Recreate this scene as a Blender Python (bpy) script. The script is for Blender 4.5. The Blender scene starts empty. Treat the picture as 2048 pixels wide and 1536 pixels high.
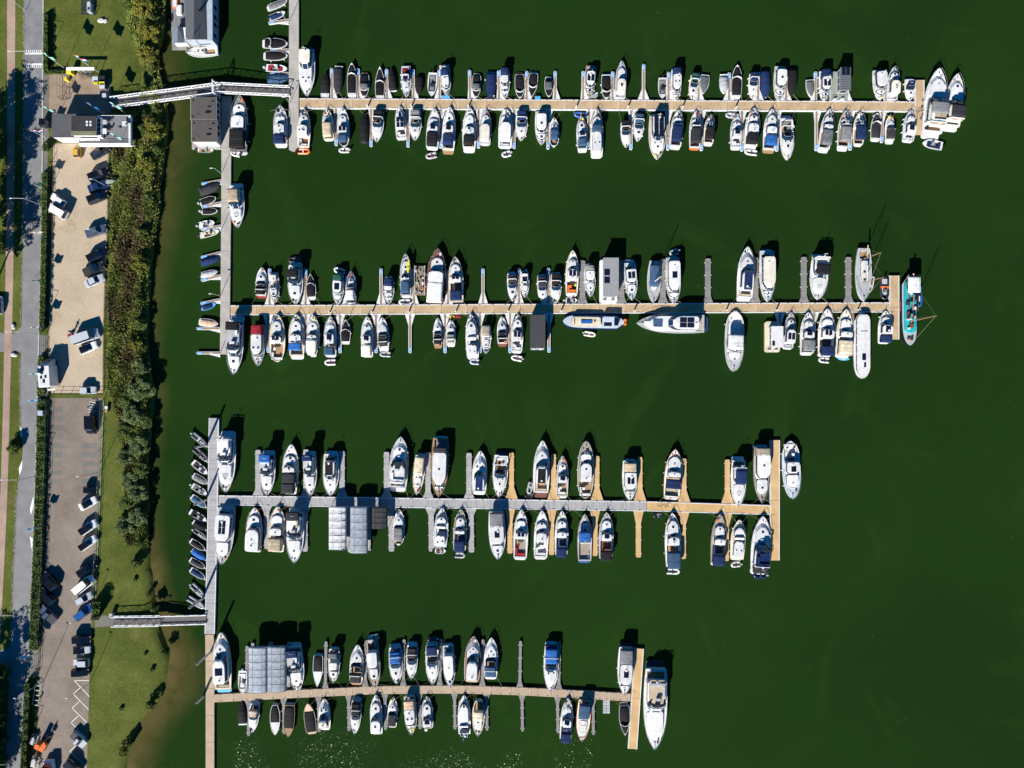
import bpy, math, random, re
import numpy as np
from mathutils import Vector, Matrix

# ------------------------------------------------------------------ scene
sc = bpy.context.scene
S, H = 9.6, 148.1            # plan scale (units per metre at water level) and flying height
cam_d = bpy.data.cameras.new('camera'); cam = bpy.data.objects.new('camera', cam_d)
sc.collection.objects.link(cam); sc.camera = cam
cam.location = (0, 0, H); cam.rotation_euler = (0, 0, 0)
cam_d.sensor_width = 36; cam_d.lens = 25.0; cam_d.clip_start = 1; cam_d.clip_end = 2000

SUN_EL = math.radians(31.5)
SHADOW = Vector((.40, .917, 0)).normalized()
world = bpy.data.worlds.new('World'); sc.world = world; world.use_nodes = True
wn = world.node_tree.nodes; wl = world.node_tree.links
sky = wn.new('ShaderNodeTexSky'); sky.sky_type = 'NISHITA'; sky.sun_disc = False
sky.sun_elevation = SUN_EL; sky.sun_rotation = math.atan2(-SHADOW.x, -SHADOW.y)
sky.altitude = 0; sky.air_density = 1.0; sky.dust_density = 0; sky.ozone_density = 6
hs = wn.new('ShaderNodeHueSaturation'); hs.inputs['Saturation'].default_value = 1.45   # deep clear-air blue
wl.new(sky.outputs[0], hs.inputs['Color']); wl.new(hs.outputs[0], wn['Background'].inputs[0]); wn['Background'].inputs[1].default_value = .05
sun_d = bpy.data.lights.new('sun', 'SUN'); sun = bpy.data.objects.new('sun', sun_d); sc.collection.objects.link(sun)
sun_d.energy = 5.0; sun_d.angle = math.radians(.53); sun_d.color = (1, .95, .87)
sdir = Vector((SHADOW.x*math.cos(SUN_EL), SHADOW.y*math.cos(SUN_EL), -math.sin(SUN_EL)))
sun.rotation_euler = sdir.to_track_quat('-Z', 'Y').to_euler(); sun.location = (-60, -120, 90)
vs = sc.view_settings; vs.view_transform = 'Standard'; vs.look = 'None'; vs.gamma = 1; vs.use_curve_mapping = False
vs.exposure = .98
sc.render.engine = 'CYCLES'; sc.cycles.max_bounces = 5; sc.cycles.diffuse_bounces = 2; sc.cycles.glossy_bounces = 2
sc.cycles.use_denoising = True

C = sc.collection.objects
rnd = random.Random(7)
def P(px, py, z=0.0):
    k = (1 - z/H)/S
    return Vector(((px-1024)*k, (768-py)*k, z))

# ------------------------------------------------------------------ materials
M = {}
def mat(name, col, rough=.5, var=.12, scale=3.0, bump=0.0, bscale=None, metal=0.0, spec=.5, col2=None, kind='noise', det=3, coord='Object'):
    if name in M: return M[name]
    m = bpy.data.materials.new(name); m.use_nodes = True
    n = m.node_tree.nodes; l = m.node_tree.links; b = n['Principled BSDF']
    b.inputs['Roughness'].default_value = rough; b.inputs['Metallic'].default_value = metal
    b.inputs['Specular IOR Level'].default_value = spec
    tc = n.new('ShaderNodeTexCoord')
    if kind == 'noise':
        t = n.new('ShaderNodeTexNoise'); t.inputs['Scale'].default_value = scale; t.inputs['Detail'].default_value = det
        l.new(tc.outputs[coord], t.inputs['Vector']); fac = t.outputs[0]
    elif kind == 'planks':
        t = n.new('ShaderNodeTexWave'); t.inputs['Scale'].default_value = scale; t.bands_direction = 'X'
        t.inputs['Distortion'].default_value = .3; t.inputs['Detail'].default_value = 2
        l.new(tc.outputs[coord], t.inputs['Vector']); fac = t.outputs['Fac']
    r = n.new('ShaderNodeValToRGB'); c2 = col2 or tuple(max(0, c*(1-2*var)) for c in col)
    c1 = col if col2 else tuple(min(1, c*(1+var*.6)) for c in col)
    r.color_ramp.elements[0].position = .3; r.color_ramp.elements[1].position = .7
    r.color_ramp.elements[0].color = (*c2, 1); r.color_ramp.elements[1].color = (*c1, 1)
    l.new(fac, r.inputs[0]); out = r.outputs[0]
    if name.startswith(('gelcoat', 'fabric', 'deck_')):
        oi = n.new('ShaderNodeObjectInfo'); mr = n.new('ShaderNodeMapRange'); mr.inputs[3].default_value = .82; mr.inputs[4].default_value = 1.12 if name.startswith('fabric') else 1.02
        l.new(oi.outputs['Random'], mr.inputs[0]); mx = n.new('ShaderNodeMix'); mx.data_type = 'RGBA'; mx.blend_type = 'MULTIPLY'; mx.inputs[0].default_value = 1
        l.new(out, mx.inputs[6]); l.new(mr.outputs[0], mx.inputs[7]); out = mx.outputs[2]
    l.new(out, b.inputs['Base Color'])
    if bump:
        t2 = n.new('ShaderNodeTexNoise'); t2.inputs['Scale'].default_value = bscale or scale*4; t2.inputs['Detail'].default_value = 4
        l.new(tc.outputs[coord], t2.inputs['Vector'])
        bp = n.new('ShaderNodeBump'); bp.inputs['Strength'].default_value = bump; bp.inputs['Distance'].default_value = .1
        l.new(t2.outputs[0], bp.inputs['Height']); l.new(bp.outputs[0], b.inputs['Normal'])
    M[name] = m; return m

PAL = dict(w=(.66,.66,.655), i=(.74,.69,.58), k=(.011,.011,.013), n=(.009,.024,.085), b=(.02,.11,.36), g=(.17,.175,.18),
           l=(.42,.43,.44), t=(.46,.37,.26), o=(.33,.19,.09), r=(.30,.018,.03), s=(.10,.42,.74), e=(.02,.085,.065),
           y=(.72,.62,.03), m=(.17,.06,.035), q=(.28,.31,.27), d=(.03,.031,.035), h=(.46,.53,.60), c=(.66,.57,.42),
           u=(.02,.38,.42), z=(.75,.16,.03), f=(.11,.12,.13), p=(.62,.42,.30), a=(.30,.26,.2), v=(.038,.085,.16))
CN = dict(w='white', i='ivory', k='black', n='navy', b='blue', g='grey', l='pale grey', t='beige', o='teak', r='red', s='light blue',
          e='green', y='yellow', m='brown', q='grey-green', d='charcoal', h='blue-grey', c='cream', u='turquoise', z='orange',
          f='dark grey', p='salmon', a='taupe', v='slate')
def gel(c): return mat('gelcoat_'+CN[c].replace(' ', '_'), PAL[c], .28, .09, 1.1, det=6)
def fab(c): return mat('fabric_'+CN[c].replace(' ', '_'), PAL[c], .85, .14, 1.6, .35, 2.2, spec=.2)
def dek(c): return mat('deck_'+CN[c].replace(' ', '_'), PAL[c], .7, .10, 2.5)
GLASS = mat('tinted_glass', (.010,.024,.050), .06, .2, 1.0, spec=.7)
SOLAR = mat('solar_cells', (.010,.014,.035), .12, .5, 7.0, kind='planks', spec=.6)
RUB = mat('black_rubber', (.02,.02,.02), .7)
STEEL = mat('stainless_steel', (.62,.63,.65), .3, .05, metal=.8)
TEAK = mat('teak_planks', (.36,.22,.11), .65, col2=(.24,.14,.07), scale=4.0, kind='planks')
ALU = mat('galvanised_steel', (.55,.57,.58), .45, .12, 5, metal=.3)
WHITE = mat('white_paint', (.8,.8,.8), .4, .06, 2)

# ------------------------------------------------------------------ mesh helpers
class MB:
    def __init__(s): s.v = []; s.f = []; s.m = []
    def add(s, vs_, fs, mi=0):
        o = len(s.v); s.v += [tuple(p) for p in vs_]
        for f in fs: s.f.append(tuple(i+o for i in f)); s.m.append(mi)
    def box(s, x0, x1, y0, y1, z0, z1, mi=0, bev=0):
        if bev:
            b = bev
            ring = lambda i, z: [(x0+i, y0+b+i*0, z), (x0+b, y0+i, z), (x1-b, y0+i, z), (x1-i, y0+b, z), (x1-i, y1-b, z), (x1-b, y1-i, z), (x0+b, y1-i, z), (x0+i, y1-b, z)]
            s.rings([ring(0, z0), ring(0, z1-b*.6), ring(b*.5, z1)], mi, cap0=False); return
        v = [(x0,y0,z0),(x1,y0,z0),(x1,y1,z0),(x0,y1,z0),(x0,y0,z1),(x1,y0,z1),(x1,y1,z1),(x0,y1,z1)]
        s.add(v, [(3,2,1,0),(4,5,6,7),(0,1,5,4),(1,2,6,5),(2,3,7,6),(3,0,4,7)], mi)
    def rings(s, rs, mi=0, cap0=True, cap1=True):
        n = len(rs[0]); v = [p for r in rs for p in r]; f = []
        for k in range(len(rs)-1):
            for i in range(n):
                j = (i+1) % n; f.append((k*n+i, k*n+j, (k+1)*n+j, (k+1)*n+i))
        if cap0: f.append(tuple(range(n-1, -1, -1)))
        if cap1: f.append(tuple((len(rs)-1)*n+i for i in range(n)))
        s.add(v, f, mi)
    def prism(s, poly, z0, z1, mi=0, inset=0):
        c = Vector((sum(p[0] for p in poly)/len(poly), sum(p[1] for p in poly)/len(poly)))
        top = [((p[0]-c.x)*(1-inset)+c.x, (p[1]-c.y)*(1-inset)+c.y, z1) for p in poly]
        s.rings([[(p[0], p[1], z0) for p in poly], top], mi)
    def tube(s, path, r, n=4, mi=0, r1=None):
        rs = []; path = [Vector(p) for p in path]
        for i, p in enumerate(path):
            d = (path[min(i+1, len(path)-1)]-path[max(i-1, 0)]).normalized()
            a = d.orthogonal() if abs(d.z) > .9 else d.cross(Vector((0,0,1)))
            a.normalize(); b = d.cross(a); rr = r if r1 is None else r+(r1-r)*i/max(1, len(path)-1)
            rs.append([tuple(p+a*rr*math.cos(2*math.pi*k/n+.4)+b*rr*math.sin(2*math.pi*k/n+.4)) for k in range(n)])
        s.rings(rs, mi)
    def disc(s, x, y, z0, z1, r, n=10, mi=0, r1=None):
        r1 = r if r1 is None else r1
        s.rings([[(x+r*math.cos(2*math.pi*i/n), y+r*math.sin(2*math.pi*i/n), z0) for i in range(n)],
                 [(x+r1*math.cos(2*math.pi*i/n), y+r1*math.sin(2*math.pi*i/n), z1) for i in range(n)]], mi)
    def mesh(s, name, mats, smooth=False):
        me = bpy.data.meshes.new(name); me.from_pydata(s.v, [], s.f)
        for mm in (mats if isinstance(mats, (list, tuple)) else [mats]): me.materials.append(mm)
        if any(s.m): me.polygons.foreach_set('material_index', s.m)
        if smooth: me.polygons.foreach_set('use_smooth', [True]*len(s.f))
        me.update(); return me
    def obj(s, name, mats, parent=None, smooth=False):
        if not s.f: return None
        return link(name, s.mesh(name, mats, smooth), parent)
def link(name, me, parent=None, loc=None, rz=0):
    o = bpy.data.objects.new(name, me); C.link(o); o.parent = parent
    if loc is not None: o.location = loc
    if rz: o.rotation_euler = (0, 0, rz)
    return o
def empty(name, loc, rz=0):
    o = bpy.data.objects.new(name, None); C.link(o); o.location = loc; o.rotation_euler = (0, 0, rz); o.empty_display_size = .3
    return o
LABELS = {}
def tag(o, label, cat, group=None):
    n = len(label.replace(',', ' ').split())
    if not 4 <= n <= 16: print('LABELLEN', n, label)
    if label in LABELS: print('DUPLABEL', label)
    LABELS[label] = 1
    o['label'] = label; o['category'] = cat
    if group: o['group'] = group
    return o
def struct(o): o['kind'] = 'structure'; return o
ORD = 'zeroth first second third fourth fifth sixth seventh eighth ninth tenth eleventh twelfth thirteenth fourteenth fifteenth sixteenth seventeenth eighteenth nineteenth'.split()
def ordw(i):
    if i < 20: return ORD[i]
    t = {2: 'twent', 3: 'thirt', 4: 'fort'}[i//10]
    return t+'ieth' if i % 10 == 0 else t+'y-'+ORD[i % 10]

# ------------------------------------------------------------------ boats
FEND = {}
def fender(col):
    if col not in FEND:
        mb = MB(); r = .11
        mb.rings([[(r*s_*math.cos(i*1.047), r*s_*math.sin(i*1.047), z) for i in range(6)] for s_, z in ((.4,-.32),(1,-.24),(1,.24),(.4,.32))])
        FEND[col] = mb.mesh('fender', gel(col), True)
    return FEND[col]

class Boat:
    def __init__(s, name, bx, by, sx, sy, bw, hull='w', deck='w', plat=0.0, zd=None, bow='p', stern=.88, stripe=None, platc='w'):
        s.L = L = math.hypot(bx-sx, by-sy)/S; s.B = bw/S
        s.zd = zd = zd or (.30+.062*L)
        a, b = P(sx, sy, zd*.8), P(bx, by, zd*.8)
        d = b-a; s.L = d.length; s.rot = math.atan2(d.y, d.x); c = (a+b)/2
        s.root = empty(name, (c.x, c.y, 0), s.rot)
        s.u0 = plat; s.bow = bow; s.st = stern; s.deckc = deck; s.hullc = hull; s.stripe = stripe; s.platc = platc
        s.rr = random.Random(int(bx*31+by*17+sx))
    def X(s, u): return (u-.5)*s.L
    def f(s, u):
        t = max(0., (u-.42)/.58)
        if s.bow == 'p': g = max(0, 1-t**2.7)**.78
        elif s.bow == 's': g = 1-t**2.0
        elif s.bow == 'b': g = max(0, 1-t**6)**.55
        else: g = max(0, 1-t**2.8)**.58
        if u < .42:
            q = (.42-u)/(.42-s.u0) if s.u0 < .42 else 0
            g = 1-(1-s.st)*q**2 if s.st >= .5 else max(.02, 1-q**(3 if s.bow != 'b' else 8))**.55
        return max(g, .012)
    def hb(s, u): return s.B/2*s.f(u)
    def zg(s, u): return s.zd*(1+.22*max(0, (u-.4)/.6)**2)
    def us(s, n=16, a=None, b=1.0):
        a = s.u0 if a is None else a
        return [a+(b-a)*(1-(1-i/n)**(2.4 if s.bow == 'b' else 1.35)) for i in range(n+1)]
    def hull(s, cock=None, floorc='g', lip=.07):
        us = s.us(); mb = MB(); secs = []
        for u in us:
            h = s.hb(u); z = s.zg(u); x = s.X(u); fl = .80+.08*(1-u)
            e = .35*max(0, u-.85)/.15*.8
            xs = x-e*s.zd
            half = [(xs, 0, -.25), (xs, h*fl*.8, -.15), (xs, h*fl, .12), (x, h*.985, z*.72), (x, h, z), (x, max(h-lip, 0), z+.005), (x, max(h-lip, 0), z-.06)]
            secs.append(half)
        n = len(secs[0]); v = []; fs = []; ms = []
        for side in (1, -1):
            o = len(v)
            for sec in secs: v += [(p[0], p[1]*side, p[2]) for p in sec]
            for i in range(len(secs)-1):
                for k in range(n-1):
                    q = (o+i*n+k, o+(i+1)*n+k, o+(i+1)*n+k+1, o+i*n+k+1)
                    fs.append(q if side < 0 else q[::-1]); ms.append(1 if k == 1 else (2 if k == 3 and s.stripe else (3 if k >= 4 else 0)))
        ns = len(secs)*n
        for k in range(n-1): fs.append((k, ns+k, ns+k+1, k+1)); ms.append(0)
        mb.v, mb.f, mb.m = v, fs, ms
        mb.obj('hull', [gel(s.hullc), mat('antifouling', (.02,.03,.06), .7), gel(s.stripe or s.hullc), gel('w' if s.hullc in 'wihlc' else s.hullc)], s.root)
        # deck with a sunken cockpit
        mb = MB(); ca, cb, cw, dep = (cock or (2, 2, .5, 0))
        us2 = sorted(set([u for u in us if abs(u-ca) > .012 and abs(u-cb) > .012]))
        st = [(u, ca < u < cb) for u in us2]
        if cock: st += [(ca, False), (ca+1e-4, True), (cb-1e-4, True), (cb, False)]
        st.sort(); rows = []
        for u, inn in st:
            h = max(s.hb(u)-lip, .004); z = s.zg(u)-.05; w = min(cw*s.B/2, max(h-.08, h*.4)); zf = max(z-dep, .2) if inn else z+.03
            x = s.X(u); rows.append([(x, h, z), (x, w, z+(.0 if inn else .015)), (x, w*.995, zf if inn else z+.015), (x, 0, zf), (x, -w*.995, zf if inn else z+.015), (x, -w, z+(.0 if inn else .015)), (x, -h, z)])
        for i in range(len(rows)-1):
            inn = st[i][1] and st[i+1][1]; jump = st[i][1] != st[i+1][1]
            for k in range(6):
                if k in (1, 4) and not inn and not jump: continue
                if jump and k not in (2, 3): continue
                a_, b_, c_, d_ = rows[i][k], rows[i+1][k], rows[i+1][k+1], rows[i][k+1]
                mb.add([a_, d_, c_, b_], [(0, 1, 2, 3)], 1 if inn and k in (2, 3) else 0)
        mb.obj('deck', [dek(s.deckc), dek(floorc) if floorc != 'o' else TEAK], s.root)
        if s.u0 > .01:
            mb = MB(); h = s.hb(s.u0)*.94; x0, x1 = s.X(0), s.X(s.u0)
            mb.rings([[(x1+.1,-h,z),(x0+.25,-h*.95,z),(x0+(.02 if z else 0),-h*.7,z),(x0+(.02 if z else 0),h*.7,z),(x0+.25,h*.95,z),(x1+.1,h,z)] for z in (.22, .34)])
            mb.obj('swim_platform', TEAK if s.platc == 'o' else dek(s.platc), s.root)
        return s
    T = [0, .03, .09, .2, .35, .5, .65, .8, .88, .94, .98, 1]
    def ring(s, a, b, w, lam, z, rf, ra, rnd_f, rnd_a, tum, off=0, gap=.16):
        al, bl = a+ra*lam/s.L, b-rf*lam/s.L; R = []
        for t in s.T:
            u = al+(bl-al)*t; u_ref = a+(b-a)*t
            h = min(w*s.B/2, max(s.hb(u_ref)-gap, s.hb(u_ref)*.5))*(1-tum*lam)
            if t > 1-rnd_f: q = (t-(1-rnd_f))/rnd_f; h *= 1-.55*q**2.6
            if t < rnd_a: q = 1-t/rnd_a; h *= 1-.3*q**3
            R.append((s.X(u), h+off))
        if off: R[0] = (R[0][0]-off, R[0][1]); R[-1] = (R[-1][0]+off, R[-1][1])
        return [(x, h, z) for x, h in R]+[(x, -h, z) for x, h in reversed(R)]
    def cab(s, a, b, w, h, col='w', rf=.5, ra=.15, win=True, z0=None, name='cabin', tum=.1, rnd_f=.3, roofc=None, crown=.06):
        zb = s.zg((a+b)/2)-.04 if z0 is None else z0
        z1 = zb+h; ar = (a, b, w); kw = dict(rf=rf, ra=ra, rnd_f=rnd_f, rnd_a=.12, tum=tum)
        mb = MB(); r0 = s.ring(*ar, 0, zb, **kw); r1 = s.ring(*ar, .92, z1-.04, **kw); r2 = s.ring(*ar, 1.0, z1, **kw)
        n = len(r0); mb.rings([r0, r1, r2], 0, False, False)
        N = len(s.T); o = [r2[i] for i in range(n)]; mid = [((o[i][0]+o[n-1-i][0])/2, 0, z1+crown*min(1, o[i][1]*2)) for i in range(N)]
        k = len(mb.v); mb.v += [tuple(p) for p in mid]; base = k-n
        for i in range(N-1):
            mb.f += [(base+i, k+i, k+i+1, base+i+1), (k+i, base+n-1-i, base+n-2-i, k+i+1)]; mb.m += [1, 1]
        c = mb.obj(name, [gel(col), gel(roofc or col)], s.root)
        if win and h > .4:
            l0, l1 = (.42, .86) if h > .8 else (.35, .78)
            lf = .92*h/(h-.04); p0 = s.ring(*ar, l0*lf, zb+h*l0, off=.03, **kw); p1 = s.ring(*ar, l1*lf, zb+h*l1, off=.03, **kw)
            ms, mp, mf = MB(), MB(), MB()
            for i in range(n):
                j = (i+1) % n; ti = s.T[i] if i < N else s.T[n-1-i]; tj = s.T[j] if j < N else s.T[n-1-j]
                if i == n-1 or min(ti, tj) < .09: continue
                A, B_, C_, D = [Vector(q) for q in (p0[i], p0[j], p1[j], p1[i])]
                e = .06; A2, B2, C2, D2 = A.lerp(B_, e), B_.lerp(A, e), C_.lerp(D, e), D.lerp(C_, e)
                front = min(ti, tj) >= .88
                (mf if front else ms if i < N else mp).add([A2, B2, C2, D2], [(0, 1, 2, 3)])
            ms.obj('side_window', GLASS, c); mp.obj('side_window', GLASS, c)
            mf.obj('windshield', GLASS, c)
        return z1
    def canopy(s, a, b, w, z1, col, drop=.5, z0=None, name='canopy', hoops=3):
        mb = MB(); n = hoops*4; prof = [(1.0, -drop), (.97, -.28), (.88, -.11), (.6, -.03), (0, 0)]
        zb = s.zg((a+b)/2)+z1 if z0 is None else z0+z1; rows = []
        for i in range(n+1):
            t = i/n; u = a+(b-a)*t; hw = min(w*s.B/2, s.hb(u)*.97)
            sag = .05*abs(math.sin(math.pi*t*hoops))*-1; end = (.16 if i in (0, n) else 0)
            x = s.X(u); row = [(x, hw*p, zb+q+sag*(1-p*.6)-end*(1-abs(q))) for p, q in prof]
            rows.append(row+[(x, -y, z) for x, y, z in reversed(row[:-1])])
        m = len(rows[0]); v = [p for r in rows for p in r]
        fs = [(i*m+k, i*m+k+1, (i+1)*m+k+1, (i+1)*m+k) for i in range(n) for k in range(m-1)]
        fs += [tuple(range(m-1, -1, -1)), tuple(n*m+k for k in range(m))]
        mb.add(v, fs); return mb.obj(name, fab(col), s.root, True)
    def cover(s, a, b, col, inset=.10, ridge=.22, over=False, name='fitted_cover', split=None):
        mb = MB(); us = [a+(b-a)*i/14 for i in range(15)]; rows = []
        for i, u in enumerate(us):
            hw = max(s.hb(u)+(.04 if over else -inset), .02); z = s.zg(u)+.03; x = s.X(u)
            r = ridge*math.sin(math.pi*min(1, (i+.5)/14*1.1))**.6*(1+.12*math.sin(i*1.9+s.L))+s.rr.uniform(-.015, .015)
            row = ([(x, hw*.97, z*.35)] if over else [(x, hw, z-.06)])+[(x, hw, z), (x, hw*.55, z+r*.72+s.rr.uniform(-.02, .02)), (x, 0, z+r)]
            rows.append(row+[(x, -p[1], p[2]+s.rr.uniform(-.01, .01)) for p in reversed(row[:-1])])
        m = len(rows[0]); v = [p for r in rows for p in r]
        fs = [(i*m+k, i*m+k+1, (i+1)*m+k+1, (i+1)*m+k) for i in range(14) for k in range(m-1)]
        fs += [tuple(range(m-1, -1, -1)), tuple(14*m+k for k in range(m))]
        mb.add(v, fs); return mb.obj(name, fab(col), s.root, True)
    def panel(s, u, v, lu, lv, z, m, name, t=.05, rim=False):
        """small box centred at length fraction u and lateral metre offset v, lu x lv metres, on height z"""
        mb = MB(); x = s.X(u)
        if rim: mb.box(x-lu/2-.05, x+lu/2+.05, v-lv/2-.05, v+lv/2+.05, z-.02, z+t*.6, 1)
        mb.box(x-lu/2, x+lu/2, v-lv/2, v+lv/2, z-.02, z+t, 0)
        return mb.obj(name, [m, WHITE], s.root)
    def seat(s, a, b, w, z, col):
        mb = MB(); x0, x1 = s.X(a), s.X(b); h = w*s.B/2
        mb.box(x0, x0+.5, -h, h, z, z+.4, 0, .08); mb.box(x0+.5, x1, h-.45, h, z, z+.4, 0, .06)
        return mb.obj('bench_seat', fab(col), s.root)
    def rail(s, a, b=1.0, h=.55, n=9):
        mb = MB(); us = [a+(b-.012-a)*i/n for i in range(n+1)]
        for sd in (1, -1):
            pts = [(s.X(u), sd*max(s.hb(u)-.06, .03), s.zg(u)+h*(min(1, .3+i*.5))) for i, u in enumerate(us)]
            mb.tube(pts, .028, 3)
            for i in range(1, n+1, 2): mb.tube([(pts[i][0], pts[i][1], pts[i][2]), (pts[i][0], pts[i][1], s.zg(us[i]))], .022, 3)
        return mb.obj('bow_rail', STEEL, s.root)
    def fenders(s, n=3, col='w'):
        for sd in (1, -1):
            for i in range(n):
                u = .2+.5*(i+.5*s.rr.random())/max(1, n-1) if n > 1 else .4
                if s.rr.random() < .3: continue
                link('fender', fender(col), s.root, (s.X(u), sd*(s.hb(u)+.08), s.zd*.5))
    def gear(s, z, u):   # radar dome, mast and horn on a roof
        mb = MB(); x = s.X(u)
        mb.disc(x, s.rr.uniform(-.2, .2), z, z+.22, .24, 8, 0, .18); mb.tube([(x-.3, .1, z), (x-.42, .1, z+1.3)], .03, 4)
        mb.tube([(x-.4, -.35, z+.7), (x-.4, .5, z+.7)], .02, 3)
        return mb.obj('radar_mast', WHITE, s.root)
    def anchor(s):
        mb = MB(); x = s.X(.93); z = s.zg(.93)
        mb.box(x-.25, x+.1, -.12, .12, z-.03, z+.16, 0, .03); mb.tube([(x, 0, z+.1), (s.X(1.0)+.1, 0, s.zg(1)+.1)], .05, 4)
        return mb.obj('anchor_windlass', STEEL, s.root)
    def wheelpost(s, u, z, w=.5, c='k'):
        mb = MB(); x = s.X(u); mb.box(x-.15, x+.3, -w, w, z, z+.75, 0, .06)
        return mb.obj('helm_console', gel(c), s.root)
    def outboard(s, n=1):
        for k in range(n):
            mb = MB(); y = (k-(n-1)/2)*.55; x = s.X(s.u0)
            mb.box(x-.55, x-.08, y-.19, y+.19, s.zd*.75, s.zd+.35, 0, .09); mb.tube([(x-.35, y, s.zd*.8), (x-.4, y, -.5)], .07, 5)
            mb.obj('outboard_motor', gel(s.rr.choice('kdl')), s.root)
    def arch(s, u, h, col='w'):
        mb = MB(); x = s.X(u); w = s.hb(u)*.88; z = s.zg(u)
        mb.tube([(x+.35, w, z), (x+.1, w*.97, z+h*.75), (x, w*.8, z+h), (x, -w*.8, z+h), (x+.1, -w*.97, z+h*.75), (x+.35, -w, z)], .09, 5)
        return mb.obj('radar_arch', gel(col), s.root)

def solar_set(b, u, z, n, lu=1.3, lv=.62):
    if n == 1: b.panel(u, 0, lu, lv*1.6, z, SOLAR, 'solar_panel'); return
    cols = 2 if n >= 2 else 1; rows_ = max(1, n//2)
    for i in range(rows_):
        for j in range(2):
            b.panel(u+(i-(rows_-1)/2)*(lu+.12)/b.L, (j-.5)*(lv+.14), lu, lv, z, SOLAR, 'solar_panel')

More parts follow.
